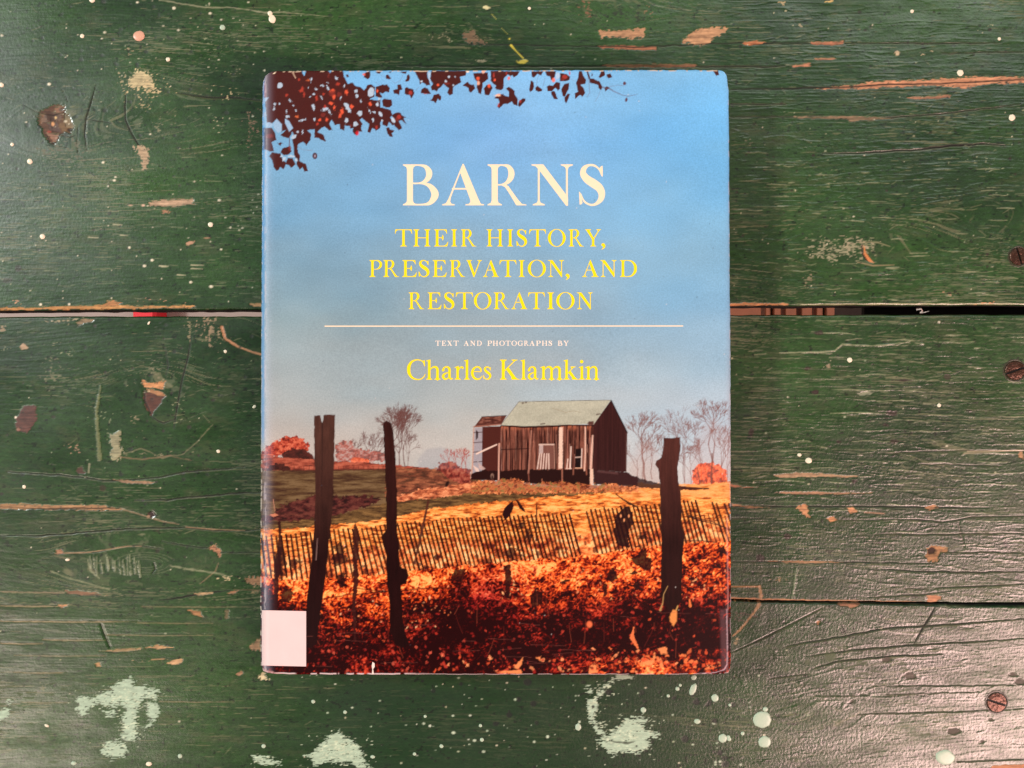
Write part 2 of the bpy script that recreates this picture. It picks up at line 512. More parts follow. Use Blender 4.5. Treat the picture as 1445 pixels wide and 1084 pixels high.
def splat(cv, cx, cy, rx, ry, col, dens=.5, seed=9, f=(7, 4), dz=0.0):
    """a broken, flaky patch: noise threshold inside a soft ellipse"""
    sl = cv.sub(cx - rx * 1.4, cy - ry * 1.4, cx + rx * 1.4, cy + ry * 1.4)
    X, Y = cv.X[sl], cv.Y[sl]
    k = np.hypot((X - cx) / rx, (Y - cy) / ry)
    n = fbm(X / f[0], Y / f[1], seed, 3, .62) * .5 + vnoise(X / 2.6, Y / 1.6, seed + 20) * .3 + vnoise(X / 1.6 + 3, Y / 1.3, seed + 21) * .2
    th = .94 - dens * .62
    a = sm(n + (1 - k) * .2, th, th + .07) * sm(1.4 - k, 0, .3) * .85
    cv.blend(sl, a, lin(col) * (.75 + .5 * fbm(X / 5, Y / 3, seed + 4, 2)[..., None]))
    cv.Z[sl] += a * dz
    cv.R[sl] = cv.R[sl] * (1 - a) + .45 * a


def build_plank(which, parent):
    if which == 'upper':
        ys = np.concatenate([np.arange(-420, -10, 12.0), np.arange(-10, 437.5, 1.0)])
        edge = upper_edge(XS); e0 = 437.0
    else:
        ys = np.concatenate([np.arange(445, 1096, 1.0), np.arange(1096, 1500, 12.0)])
        edge = lower_edge(XS); e0 = 445.0
    X, Y = np.meshgrid(XS, ys)
    d = np.abs(Y - e0)
    Y = Y + (edge - e0)[None, :] * np.clip(1 - d / 60, 0, 1)
    cv = Canvas(X, Y, 1.5)
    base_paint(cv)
    (paint_upper if which == 'upper' else paint_lower)(cv)
    # rounded arris along the gap
    d = np.abs(Y - edge[None, :])
    cv.Z -= 0.0009 * np.clip(1 - d / 2.6, 0, 1) ** 2
    V = P(X, Y, 0.0)
    V[..., 2] += cv.Z
    # side face of the plank in the gap, then back along the underside
    far = P(X[0 if which == 'upper' else -1], Y[0 if which == 'upper' else -1], 0.0)
    er = V[-1] if which == 'upper' else V[0]
    sg = 1 if which == 'upper' else -1
    rows, cols = [], []
    sidec = lin((26, 16, 11)) * (.5 + .9 * fbm(XS / 25, XS * 0 + 3, 60, 3))[:, None]
    for z, off in ((-0.0015, 0.0), (-0.006, 0.0002), (-0.0155, 0.0001), (-0.0165, 0.0012)):
        r = er.copy(); r[:, 2] = z; r[:, 1] += sg * off
        rows.append(r); cols.append(sidec)
    r = far.copy(); r[:, 2] = -0.0165; rows.append(r); cols.append(sidec)
    r = far.copy(); r[:, 2] = 0; rows.append(r); cols.append(sidec)
    rows = np.array(rows); cols = np.array(cols)
    h, w = X.shape
    cx = (X[:-1, :-1] + X[1:, 1:]) / 2; cy = (Y[:-1, :-1] + Y[1:, 1:]) / 2
    hole = (cx > 404) & (cx < 996) & (cy > 140) & (cy < 912)
    if which == 'upper':
        V = np.concatenate([V, rows]); C = np.concatenate([cv.C, cols])
        R = np.concatenate([cv.R, np.full(rows.shape[:2], .7)])
        hole = np.concatenate([hole, np.zeros((6, w - 1), bool)])
    else:
        V = np.concatenate([rows[::-1], V]); C = np.concatenate([cols[::-1], cv.C])
        R = np.concatenate([np.full(rows.shape[:2], .7), cv.R])
        hole = np.concatenate([np.zeros((6, w - 1), bool), hole])
    A = cv.A
    pad = np.full(rows.shape[:2], .4)
    A = np.concatenate([A, pad]) if which == 'upper' else np.concatenate([pad, A])
    return grid_mesh('plank', V, C, R, hole, M_PLANK, parent, A=A)


def paint_upper(cv):
    r = random.Random(4)
    # dark knot with broken paint, left
    chip(cv, [(54, 158), (70, 150), (92, 149), (90, 156), (100, 172), (103, 185), (84, 190), (76, 203), (66, 196), (57, 180)], 3, (98, 62, 44), .95, seed=8, jf=(7, 5))
    for pts, c in (([(72, 196), (64, 188), (84, 190), (78, 202)], (150, 100, 74)), ([(56, 162), (64, 160), (66, 172), (57, 174)], (124, 84, 58)), ([(76, 151), (92, 150), (88, 160), (78, 160)], (140, 92, 66)),
                   ([(90, 160), (99, 166), (104, 178), (98, 184), (91, 176)], (132, 112, 78)), ([(66, 174), (80, 172), (84, 186), (70, 184)], (84, 46, 34)), ([(72, 158), (86, 162), (84, 172), (74, 168)], (112, 74, 50))):
        chip(cv, pts, .9, c, .9, -.0001, .45, (4, 3), int(pts[0][0]))
    cv.ell(72, 165, 9, 7, (60, 38, 26), .7, soft=4, jag=2); cv.ell(92, 178, 8, 9, (120, 98, 66), .6, soft=5, jag=3)
    cv.ell(74, 175, 2.2, 3, (206, 150, 96), .9); cv.ell(78, 166, 1.6, 2, (210, 180, 120), .9); cv.ell(69, 186, 3, 2, (140, 60, 46), .8)
    cv.ell(98, 183, 4, 2.5, (22, 14, 12), .9, dz=-.0004)
    for pts in ([(64, 188), (72, 203), (80, 200), (84, 190)], [(84, 190), (98, 194), (106, 192)], [(58, 160), (74, 162), (90, 158)], [(70, 162), (74, 185)], [(33, 148), (55, 160)],
                [(86, 124), (96, 145)], [(90, 160), (92, 178)], [(64, 204), (94, 208)], [(110, 180), (108, 205), (111, 222)]):
        crack(cv, pts, .7, lip=False, wob=1.5, dz=-.0004)
    crack(cv, [(135, 120), (128, 145), (121, 168), (119, 190), (122, 212)], 1.2, wob=0, lip=False)
    crack(cv, [(122, 168), (140, 171), (158, 175)], .5, lip=False)
    crack(cv, [(178, 128), (176, 150), (177, 170), (186, 190), (200, 212), (208, 222)], 1.3, wob=0, lip=False)
    crack(cv, [(250, 131), (290, 137), (330, 138), (368, 141)], 1.2, seed=6)
    splat(cv, 88, 215, 50, 26, (92, 92, 72), .42, 21, (9, 6))
    # pale flaked patches
    chip(cv, [(184, 112), (192, 100), (206, 102), (214, 108), (216, 120), (220, 126), (200, 122), (188, 124), (180, 120)], 3, (206, 180, 134), 1, 0.00002, .5, (3, 3), 12)
    splat(cv, 208, 122, 42, 26, (196, 174, 128), .36, 13, (4, 3.5)); splat(cv, 203, 145, 36, 24, (168, 152, 108), .25, 14, (4, 4))
    chip(cv, [(196, 205), (204, 208), (212, 218), (206, 240), (201, 238), (199, 222), (190, 208)], 2.5, (190, 156, 122), 1, 0, .5, (3, 4), 15)
    splat(cv, 172, 120, 16, 40, (150, 140, 104), .28, 16, (3, 6)); splat(cv, 186, 72, 18, 10, (160, 140, 104), .3, 17)
    splat(cv, 322, 132, 30, 16, (190, 170, 126), .34, 18, (3, 4)); splat(cv, 308, 178, 16, 22, (176, 164, 130), .3, 19, (4, 3))
    splat(cv, 356, 180, 16, 40, (140, 104, 78), .34, 20, (4, 9)); splat(cv, 230, 170, 60, 44, (118, 116, 84), .22, 22, (6, 4))
    splat(cv, 300, 60, 90, 34, (120, 126, 92), .2, 23, (10, 2)); splat(cv, 330, 100, 50, 22, (150, 140, 108), .22, 24, (6, 2.5))
    cv.stroke([(225, 0), (290, 11), (330, 11), (380, 19), (402, 17), (470, 24)], [.8, 1, .6, 1.2, .8, .4], (140, 140, 110), .7, jag=.8, wob=1)
    # bare wood strips
    chip(cv, [(207, 285), (225, 283), (272, 281), (273, 287), (245, 292), (212, 291)], 1.4, (190, 152, 122), seed=31)
    cv.ell(202, 290, 2.5, 1.6, (200, 165, 140)); cv.ell(184, 290, 3, 1, (180, 150, 124)); cv.ell(233, 299, 5, 2, (170, 120, 92), .8, jag=1.5)
    cv.ell(268, 343, 5, 2.6, (180, 140, 112), .9, rot=-.4, jag=1); cv.ell(292, 336, 4, 1, (170, 130, 102), .8)
    for x0, x1, y in ((225, 238, 375), (270, 288, 374), (270, 286, 379), (228, 236, 376), (125, 138, 335), (170, 180, 332), (160, 172, 317), (250, 262, 388)):
        cv.stroke([(x0, y), (x1, y + .6)], [.9, .5], (176, 172, 138), .8, jag=.5)
    chip(cv, [(0, 435), (60, 433.5), (110, 432), (158, 430.5), (200, 432), (272, 431), (276, 434), (200, 435.5), (100, 436.6), (0, 437.6)], .9, (200, 140, 84), seed=33)
    chip(cv, [(146, 430), (158, 423), (170, 427), (168, 432)], 1.6, (190, 130, 84), seed=34)
    splat(cv, 225, 425, 44, 6, (180, 130, 96), .35, 35, (7, 2)); splat(cv, 22, 428, 20, 5, (190, 140, 100), .38, 36, (5, 2))
    chip(cv, [(352, 429), (368, 428), (368, 433), (358, 432)], .8, (196, 140, 96), seed=37)
    cv.ell(25, 379, 5, 5, (36, 26, 18), .8, jag=1.5); cv.ell(10, 396, 7, 4, (38, 28, 20), .7, jag=1.5)
    # top edge, centre
    chip(cv, [(846, 43), (862, 44), (878, 42), (893, 43), (906, 39), (911, 41), (908, 53), (888, 54), (868, 52), (848, 52)], 1.8, (196, 142, 104), seed=41, jf=(6, 3))
    chip(cv, [(975, 46), (990, 40), (1002, 38), (1027, 40), (1022, 46), (1006, 54), (1000, 62), (986, 64), (972, 60), (962, 60)], 1.8, (200, 146, 106), seed=42, jf=(6, 3))
    chip(cv, [(845, 65), (880, 64), (925, 67), (926, 71), (880, 69), (850, 68)], 1, (180, 110, 78), seed=43)
    crack(cv, [(640, 62), (720, 63), (800, 65), (900, 66), (1000, 62), (1060, 61), (1140, 60)], .5, lip=False, wob=1.5)
    crack(cv, [(560, 93), (700, 94), (840, 93), (1000, 94), (1031, 94.5), (1080, 94), (1108, 93)], .9, seed=44)
    chip(cv, [(850, 91), (930, 90), (985, 91), (980, 95), (860, 94)], 1, (150, 96, 66), .8, seed=45)
    chip(cv, [(652, 46), (668, 42), (672, 52), (688, 61), (662, 61)], 3, (130, 96, 70), .8, seed=46, jf=(5, 3)); splat(cv, 625, 52, 28, 14, (120, 116, 88), .3, 47, (5, 4))
    splat(cv, 826, 14, 12, 16, (120, 84, 62), .45, 48, (4, 5)); splat(cv, 918, 18, 16, 26, (130, 100, 74), .3, 49, (4, 5))
    splat(cv, 875, 22, 50, 22, (34, 42, 30), .4, 50, (12, 7))
    cv.stroke([(694, 20), (700, 27)], .4, (190, 186, 90), .6, jag=.5); cv.stroke([(708, 40), (716, 48)], .4, (190, 186, 90), .5, jag=.5); cv.ell(719, 55, 1.4, 1.2, (212, 196, 70), .9)
    cv.stroke([(721, 64), (728, 72), (738, 82)], [1.6, .7, 1], (216, 196, 70), .9); cv.ell(737, 87, 6, 3, (212, 190, 74), .95, jag=1.2, dz=.0001)
    cv.ell(686, 11, 4.5, 2.4, (206, 200, 150), .9, jag=1); cv.ell(680, 86, 7, 1.8, (170, 160, 130), .8, jag=1)
    # right hand side
    chip(cv, [(1048, 61), (1060, 58), (1068, 58), (1082, 60), (1070, 62.5), (1052, 63)], .8, (200, 120, 78), seed=51)
    chip(cv, [(1145, 60), (1165, 59), (1190, 58), (1190, 63), (1160, 63), (1146, 62)], .9, (186, 116, 84), seed=52)
    chip(cv, [(1150, 83), (1178, 81), (1180, 84), (1152, 85)], .6, (170, 116, 88), seed=53); chip(cv, [(1117, 93), (1143, 90), (1144, 93), (1120, 95)], .8, (188, 122, 90), seed=54)
    crack(cv, [(1060, 62), (1145, 62)], .4, lip=False); crack(cv, [(1192, 61), (1260, 61), (1350, 61), (1412, 61)], .6, seed=56)
    crack(cv, [(1330, 76), (1380, 74), (1445, 74)], .5)
    chip(cv, [(1148, 126), (1200, 121), (1230, 116), (1290, 114), (1330, 111), (1380, 109), (1460, 109), (1460, 117), (1400, 118), (1360, 124), (1330, 121), (1270, 122), (1210, 125)], 1.5, (208, 140, 102), seed=57)
    crack(cv, [(1031, 126), (1110, 125), (1180, 123), (1260, 119), (1330, 117.5), (1400, 114), (1450, 112)], 1.1, seed=58, lip=False)
    chip(cv, [(1280, 138), (1330, 135), (1342, 135), (1340, 138), (1290, 141)], .8, (180, 122, 92), seed=59)
    crack(cv, [(1031, 147.5), (1068, 147.5), (1110, 147)], .7); crack(cv, [(1031, 165), (1160, 165), (1240, 167), (1300, 163), (1370, 156), (1440, 147)], .7, seed=60)
    chip(cv, [(1120, 165), (1200, 164), (1260, 167), (1200, 172), (1195, 168), (1130, 167)], .9, (150, 116, 88), .8, seed=61)
    crack(cv, [(1160, 217), (1230, 215), (1300, 211), (1340, 206), (1390, 203), (1420, 205)], 1.1, seed=62)
    crack(cv, [(1304, 209), (1345, 205), (1390, 203)], 1.5, seed=62, lip=False)
    splat(cv, 1305, 76, 18, 4, (196, 174, 140), .4, 63, (5, 3)); cv.ell(1266, 75, 3.5, 3, (190, 170, 136), .9, jag=1)
    splat(cv, 1130, 37, 8, 7, (160, 150, 120), .4, 64, (3, 3)); splat(cv, 1395, 38, 22, 8, (190, 190, 150), .28, 65, (5, 3))
    splat(cv, 1057, 200, 8, 7, (130, 126, 104), .4, 66, (3, 3)); splat(cv, 1102, 4, 8, 4, (180, 160, 120), .45, 67); splat(cv, 1170, 2, 8, 3, (206, 176, 110), .5, 68)
    splat(cv, 1375, 225, 80, 50, (130, 136, 104), .18, 69, (8, 2.5)); splat(cv, 1150, 250, 110, 40, (120, 124, 92), .17, 70, (10, 2.2))
    # knot at right: pale worn halo, dark crescent with orange heart
    splat(cv, 1182, 352, 55, 20, (136, 134, 104), .5, 71, (14, 4)); splat(cv, 1210, 345, 34, 18, (150, 140, 112), .42, 72, (9, 4))
    cv.stroke([(1217, 345), (1217, 356), (1223, 366), (1232, 371)], [.8, 1.6, 1.5, .6], (30, 18, 12), .9, dz=-.0006, rough=.8)
    cv.stroke([(1219, 346), (1221, 358), (1227, 367), (1233, 371)], [.5, 1.4, 2.2, .6], (206, 128, 74), .9, jag=.5)
    cv.stroke([(1212, 342), (1238, 342), (1256, 348)], [.6, 1, .5], (130, 126, 92), .8); cv.stroke([(1210, 370), (1232, 375), (1262, 374)], [.6, 1.1, .5], (140, 126, 92), .8)
    splat(cv, 1140, 395, 12, 26, (126, 116, 88), .3, 73, (4, 8))
    splat(cv, 1330, 417, 26, 6, (196, 146, 112), .34, 74, (6, 2)); splat(cv, 1385, 428, 24, 3, (206, 140, 100), .4, 75, (6, 2))
    chip(cv, [(1030, 429), (1060, 427.5), (1078, 429), (1105, 428), (1118, 430), (1060, 431), (1030, 432)], .9, (214, 142, 90), seed=76)
    cv.stroke([(1130, 430), (1260, 429), (1450, 429)], [.6, .9, .7], (176, 172, 130), .7, jag=.7)
    # fine raised grain, right of the book
    for i in range(150):
        x = r.uniform(1040, 1440); y = r.uniform(215, 426); l = r.uniform(8, 34)
        cv.stroke([(x, y), (x + l * .5, y + r.uniform(-1, 1)), (x + l, y + r.uniform(-1.5, 1.5))], [.2, .5, .2], (150, 152, 118), r.uniform(.25, .7), dz=.00012, jag=.7, seed=r.randint(1, 30))
    for i in range(120):
        x = r.uniform(20, 360); y = r.uniform(215, 425); l = r.uniform(5, 26)
        cv.stroke([(x, y), (x + l, y + r.uniform(-1.2, 1.2))], [.6, .3], (126, 132, 100), r.uniform(.2, .6), jag=.7, seed=r.randint(1, 30))
    speckle(cv, 240, (0, 0, 1445, 430), (.5, 1.2), [(214, 206, 178), (190, 186, 150), (150, 160, 128)], 101)
    speckle(cv, 90, (0, 0, 380, 430), (.7, 2.2), [(214, 206, 178), (220, 212, 184)], 102)
    speckle(cv, 230, (0, 0, 560, 210), (1.0, 3.2), [(22, 34, 18), (26, 38, 22)], 103, -.00005)
    speckle(cv, 170, (0, 200, 1445, 430), (.8, 2.6), [(24, 34, 20), (40, 28, 22)], 104, -.00005)
    speckle(cv, 120, (1030, 0, 1445, 220), (.8, 2.4), [(22, 34, 20), (34, 30, 20)], 105, -.00005)


def paint_lower(cv):
    r = random.Random(7)
    # worn streaks by the gap, left
    splat(cv, 100, 452, 36, 6, (150, 140, 110), .42, 111, (9, 2.5)); chip(cv, [(106, 458), (118, 450), (136, 450), (122, 456), (110, 460)], 1.4, (160, 128, 98), .8, seed=112)
    splat(cv, 268, 468, 10, 46, (126, 116, 84), .33, 113, (4, 14)); splat(cv, 298, 464, 24, 32, (136, 116, 88), .42, 114, (4, 9)); splat(cv, 300, 470, 26, 36, (150, 132, 100), .25, 115, (3, 6))
    cv.stroke([(313, 462), (318, 478), (334, 488), (350, 495), (368, 500)], [2, 1.6, 1.6, 1.1, 1.4], (186, 132, 96), .9, jag=1, dz=-.0002)
    splat(cv, 3, 465, 8, 14, (140, 122, 92), .4, 116); cv.ell(33, 490, 5.5, 4, (170, 142, 112), .9, jag=2)
    splat(cv, 70, 520, 26, 50, (104, 104, 76), .32, 117, (6, 7)); splat(cv, 95, 500, 20, 10, (120, 124, 92), .3, 118)
    splat(cv, 6, 492, 14, 10, (120, 124, 92), .3, 119)
    # triangular knot hole
    chip(cv, [(201, 536), (208, 541), (233, 538), (230, 549), (215, 547), (203, 546)], 1, (206, 140, 92), seed=121, jf=(5, 3))
    chip(cv, [(203, 552), (215, 554), (232, 558), (226, 570), (218, 580), (213, 586), (206, 576), (202, 562)], 1.2, (90, 48, 34), 1, -.0002, .5, (5, 5), 122)
    chip(cv, [(206, 548), (226, 552), (234, 560), (222, 558), (208, 553)], .8, (178, 124, 86), seed=123)
    cv.stroke([(203, 552), (204, 566), (213, 585)], [.8, 1.2, .8], (26, 14, 10), .9, dz=-.0004)
    crack(cv, [(270, 475), (265, 505), (257, 535), (252, 562), (248, 585), (245, 605)], 1.1, wob=0, lip=False)
    crack(cv, [(213, 586), (222, 593), (231, 597), (246, 592)], .9, lip=False); crack(cv, [(233, 490), (237, 515), (234, 530)], .7, lip=False, wob=0)
    splat(cv, 222, 520, 36, 44, (118, 112, 84), .28, 124, (4, 4)); splat(cv, 252, 575, 36, 60, (120, 124, 90), .2, 125, (4, 4)); splat(cv, 190, 545, 20, 12, (140, 132, 100), .3, 126)
    # brown blister
    chip(cv, [(24, 590), (32, 575), (42, 571), (50, 574), (52, 590), (46, 602), (38, 610), (26, 608), (21, 600)], 1.4, (92, 52, 42), 1, .00008, .42, (8, 6), 127)
    cv.ell(35, 592, 3, 3, (60, 30, 24), .8); cv.ell(22, 589, 1.6, 1.6, (226, 212, 190)); cv.ell(26, 606, 3, 2, (150, 104, 84), .7)
    # thick pale smears
    chip(cv, [(153, 615), (163, 610), (171, 608), (170, 625), (172, 640), (168, 650), (156, 648), (158, 632)], 2.6, (158, 146, 112), .9, .0002, .5, (4, 5), 128)
    cv.stroke([(142, 545), (136, 580), (138, 610), (141, 648)], [1, 2, 2.4, 3], (112, 118, 82), .75, jag=2, dz=.0002); splat(cv, 104, 632, 16, 14, (148, 116, 90), .36, 129, (4, 5))
    chip(cv, [(108, 662), (115, 658), (120, 668), (108, 668)], 1.2, (86, 56, 46), .9, seed=130); cv.stroke([(126, 655), (125, 667)], [1.4, 1], (140, 140, 112), .8)
    splat(cv, 150, 600, 44, 40, (110, 120, 84), .24, 131, (4, 6)); splat(cv, 190, 590, 10, 8, (128, 118, 88), .45, 132); splat(cv, 200, 640, 80, 10, (128, 122, 90), .25, 133, (10, 2.5))
    cv.stroke([(175, 640), (200, 632), (230, 646), (260, 640), (280, 622), (300, 600)], [1, .8, 1, .8, .8, .5], (116, 112, 84), .6, jag=1, wob=2)
    cv.stroke([(170, 645), (200, 648), (240, 643), (270, 650)], [1.2, 1, .8, .5], (128, 104, 78), .6, jag=1, wob=1)
    # long grain cracks, left
    crack(cv, [(10, 666), (60, 669), (110, 673), (150, 679), (185, 677), (225, 674), (260, 666), (300, 663), (345, 659)], .8, seed=134)
    chip(cv, [(160, 677), (186, 679), (218, 680), (214, 683), (180, 682)], .8, (170, 128, 98), seed=135)
    crack(cv, [(190, 706), (235, 706), (275, 701), (310, 698), (345, 696), (368, 695)], 1.0, seed=136)
    chip(cv, [(-10, 711), (30, 712), (80, 714), (110, 713), (150, 713), (154, 717), (176, 719), (150, 721), (100, 719), (40, 719), (-10, 718)], 1.3, (180, 132, 92), seed=137)
    crack(cv, [(-10, 716), (60, 718), (150, 717.5), (170, 718)], .5, lip=False)
    cv.stroke([(170, 718), (200, 727), (230, 736), (252, 740)], [1.3, 1, 1, .6], (130, 112, 84), .8, jag=.7, dz=-.0001)
    cv.ell(214, 727, 5, 4.5, (44, 26, 22), .95, jag=1, dz=-.0005); cv.ell(209, 729, 2, 2, (170, 140, 112), .8); cv.ell(145, 689, 5, 4.5, (54, 42, 32), .7, jag=1)
    crack(cv, [(0, 756), (60, 756), (110, 752), (160, 748), (220, 745), (260, 745), (300, 749), (345, 749), (368, 747)], .9, seed=138)
    cv.stroke([(262, 744), (300, 747), (345, 749)], [.5, .9, .5], (160, 132, 98), .6, jag=.6)
    crack(cv, [(70, 782), (130, 780), (170, 772), (195, 770), (230, 775)], .4, seed=139); cv.stroke([(78, 781), (120, 780), (150, 776), (180, 771), (200, 771)], [.6, .9, .6, 1, .4], (158, 128, 94), .7, jag=.6)
    crack(cv, [(228, 764), (255, 769), (285, 774), (300, 774)], .7, seed=140); crack(cv, [(310, 780), (368, 780)], .8)
    chip(cv, [(295, 773), (304, 769), (311, 776), (310, 786), (304, 780)], 1.6, (184, 124, 90), seed=141, jf=(3, 3)); chip(cv, [(79, 776), (86, 775), (90, 781), (80, 781)], 1, (170, 120, 90), seed=142)
    cv.stroke([(308, 795), (304, 806), (292, 816), (282, 824)], [.8, 1, .8, .5], (126, 108, 80), .7, jag=.5)
    # whorl knot with pale flecks
    for i in range(15):
        x = 128 + i * 5 + r.uniform(-2, 2)
        cv.stroke([(x, r.uniform(783, 795)), (x + r.uniform(-2, 4), r.uniform(800, 814))], [.6, 1.2], (140, 146, 116), r.uniform(.4, .8), jag=1, dz=.0002, seed=i)
    cv.stroke([(124, 790), (128, 806), (140, 816)], [1, 1.4, 1], (124, 130, 98), .8, jag=1)
    for k in range(4):
        a = np.linspace(.2, 6, 26); q = 10 + k * 5
        cv.stroke([(205 + q * 1.7 * math.cos(t), 795 + q * .62 * math.sin(t)) for t in a], .5, (98, 108, 78), .5, jag=.6, dz=.0001)
    cv.stroke([(217, 795), (219, 803), (214, 810)], [.6, 1, .5], DARK, .9, dz=-.0004)
    cv.stroke([(240, 798), (270, 804), (300, 808), (325, 814)], [1, 1.4, 1.2, 1], (136, 140, 108), .6, jag=1.6)
    chip(cv, [(346, 817), (356, 814), (369, 815), (369, 826), (358, 825), (348, 822)], 2, (186, 130, 94), seed=143, jf=(5, 3))
    splat(cv, 325, 816, 22, 5, (190, 170, 130), .4, 144, (3, 3)); splat(cv, 360, 835, 10, 8, (150, 124, 90), .4, 145)
    crack(cv, [(225, 847), (260, 842), (290, 837), (325, 833)], 1.4, seed=146, lip=False); chip(cv, [(275, 838), (300, 836), (300, 838), (280, 840)], .6, (206, 164, 120), seed=147)
    chip(cv, [(322, 838), (330, 833), (336, 834), (330, 838)], .8, (176, 120, 84), seed=148); cv.stroke([(330, 832), (368, 833)], .8, (100, 80, 56), .8, jag=.5)
    chip(cv, [(92, 834), (110, 834), (135, 837), (152, 841), (120, 840), (96, 838)], 1, (150, 110, 84), seed=149)
    cv.stroke([(-5, 835), (90, 837)], .9, (134, 118, 90), .7, jag=.8); cv.stroke([(72, 806), (90, 814), (120, 822), (155, 832)], [1, 1, 1, .5], (128, 134, 100), .6, jag=1.2)
    for y0, x0, x1, a in ((855, 0, 95, .8), (877, 0, 195, .8), (879, 195, 300, .4), (908, 0, 60, .8), (903, 60, 150, .6), (896, 150, 300, .4), (925, 20, 150, .4), (949, 20, 95, .5), (991, 30, 100, .4), (990, 225, 330, .4), (856, 200, 360, .35)):
        cv.stroke([(x0, y0), ((x0 + x1) / 2, y0 + 1), (x1, y0 + .5)], [.8, 1, .4], (150, 134, 102), a, jag=.8, dz=-.0001, seed=int(y0))
        cv.stroke([(x0, y0 - 1.6), (x1, y0 - 1)], .4, DARK, a * .7, dz=-.0003)
    chip(cv, [(82, 854), (94, 854), (86, 860)], .8, (200, 144, 104), seed=150)
    chip(cv, [(265, 861), (283, 862), (285, 871), (276, 868), (270, 865)], 1, (178, 124, 80), seed=151); chip(cv, [(318, 862), (322, 859), (322, 872), (318, 874)], .8, (120, 100, 70), .8, seed=152)
    cv.stroke([(142, 881), (148, 897), (155, 914)], [1.2, 2.2, .8], (28, 36, 20), .85, dz=-.0004); cv.stroke([(144, 884), (152, 903)], .5, (110, 118, 84), .6)
    chip(cv, [(140, 919), (160, 917), (200, 914), (198, 917), (160, 920)], .7, (180, 146, 104), seed=153); chip(cv, [(205, 914), (222, 911), (244, 914), (222, 916)], 1, (196, 148, 104), seed=154)
    chip(cv, [(236, 936), (248, 931), (258, 930), (256, 936), (244, 938)], 1, (206, 158, 114), seed=155); cv.stroke([(214, 931), (232, 930)], .7, (180, 144, 104), .8); chip(cv, [(134, 937), (140, 935), (143, 942), (136, 940)], .7, (206, 154, 106), seed=156)
    chip(cv, [(333, 952), (340, 946), (343, 949), (338, 955)], .8, (160, 116, 84), seed=157); chip(cv, [(352, 912), (362, 904), (368, 900), (368, 918), (354, 918)], 1.6, (150, 116, 84), seed=158, jf=(4, 4))
    chip(cv, [(364, 955), (372, 948), (378, 958), (370, 960)], 1.6, (210, 186, 144), seed=159, jf=(3, 3)); splat(cv, 182, 932, 60, 3, (150, 134, 100), .3, 160, (9, 2))
    # mint coloured older paint showing
    mint = lambda pts, j=2.6, s=161: chip(cv, pts, j * 1.25, MINT, .96, .00006, .42, (11, 1.5), s, True)
    mint([(108, 986), (118, 982), (124, 984), (136, 984), (148, 976), (160, 968), (172, 960), (184, 956), (191, 960), (186, 966), (206, 970), (224, 972), (224, 986), (205, 984), (197, 990), (170, 992), (162, 998), (146, 996), (140, 990), (128, 996), (124, 1006), (114, 1010), (108, 1000)])
    mint([(170, 992), (196, 990), (194, 1008), (190, 1022), (194, 1040), (186, 1046), (168, 1042), (176, 1026), (170, 1016), (178, 1004)], 2.6, 162)
    mint([(208, 992), (224, 990), (224, 1004), (220, 1016), (208, 1016)], 2.4, 163); mint([(143, 1056), (155, 1046), (165, 1046), (180, 1056), (176, 1066), (160, 1070), (143, 1064)], 3, 164)
    mint([(146, 1004), (162, 1002), (162, 1010), (150, 1012)], 2.4, 165); mint([(200, 1028), (214, 1020), (216, 1022), (204, 1030)], 1.6, 166)
    mint([(-4, 1004), (6, 1000), (16, 998), (10, 1012), (-4, 1020)], 1.6, 167); mint([(8, 990), (14, 986), (18, 990), (12, 994)], 1.6, 168); splat(cv, 62, 970, 8, 9, (128, 130, 104), .4, 169, (3, 3))
    mint([(444, 1060), (452, 1048), (462, 1040), (474, 1034), (478, 1030), (482, 1036), (492, 1040), (502, 1048), (512, 1058), (510, 1066), (520, 1078), (526, 1084), (502, 1084), (494, 1076), (478, 1078), (462, 1074), (446, 1082), (438, 1070), (430, 1066)], 2.2, 170)
    mint([(356, 1066), (366, 1066), (380, 1070), (396, 1076), (394, 1080), (370, 1078), (358, 1074)], 2.4, 171)
    mint([(828, 986), (842, 984), (844, 998), (838, 1012), (846, 1028), (858, 1040), (850, 1042), (836, 1026), (830, 1008)], 1.8, 172)
    for x, y in ((828, 968), (832, 976), (846, 980), (850, 974), (856, 966), (864, 960), (872, 956), (880, 953)): mint([(x - 4, y + 2), (x, y - 3), (x + 5, y - 2), (x + 1, y + 3)], 1.8, int(x))
    mint([(872, 951), (892, 951), (894, 955), (882, 960), (870, 957)], 2, 174)
    mint([(846, 1046), (860, 1038), (872, 1026), (880, 1018), (892, 1014), (908, 1008), (912, 1016), (908, 1026), (926, 1034), (932, 1038), (914, 1044), (918, 1054), (902, 1062), (886, 1060), (866, 1066), (856, 1060)], 3.2, 175)
    for x, y, a, b, k in ((172, 985, 74, 24, 301), (184, 1025, 30, 30, 302), (160, 1056, 32, 14, 303), (478, 1058, 62, 30, 304), (376, 1073, 30, 10, 305), (884, 1038, 60, 34, 306), (838, 1000, 16, 34, 307), (856, 972, 28, 16, 308)):
        splat(cv, x, y, a, b, MINT, .36, k, (7, 1.6))
    cv.stroke([(862, 1046), (886, 1049), (896, 1046)], [.8, 1.4, .6], (44, 52, 34), .8, jag=1)
    # right hand side: long raised grain lines
    for i in range(22):
        y = 452 + i * 14 + r.uniform(-4, 4); x = 1035 + r.uniform(0, 60)
        while x < 1445:
            l = r.uniform(20, 90); w = r.uniform(.35, .65)
            yy = y + (x - 1035) * r.uniform(0.012, .02)
            cv.stroke([(x, yy), (x + l * .5, yy + r.uniform(-1, 2)), (x + l, yy + l * .02)], [.2, w, .2], (158, 160, 124), r.uniform(.2, .75), jag=.6, dz=.0002, wob=1, seed=r.randint(1, 40))
            x += l + r.uniform(8, 90)
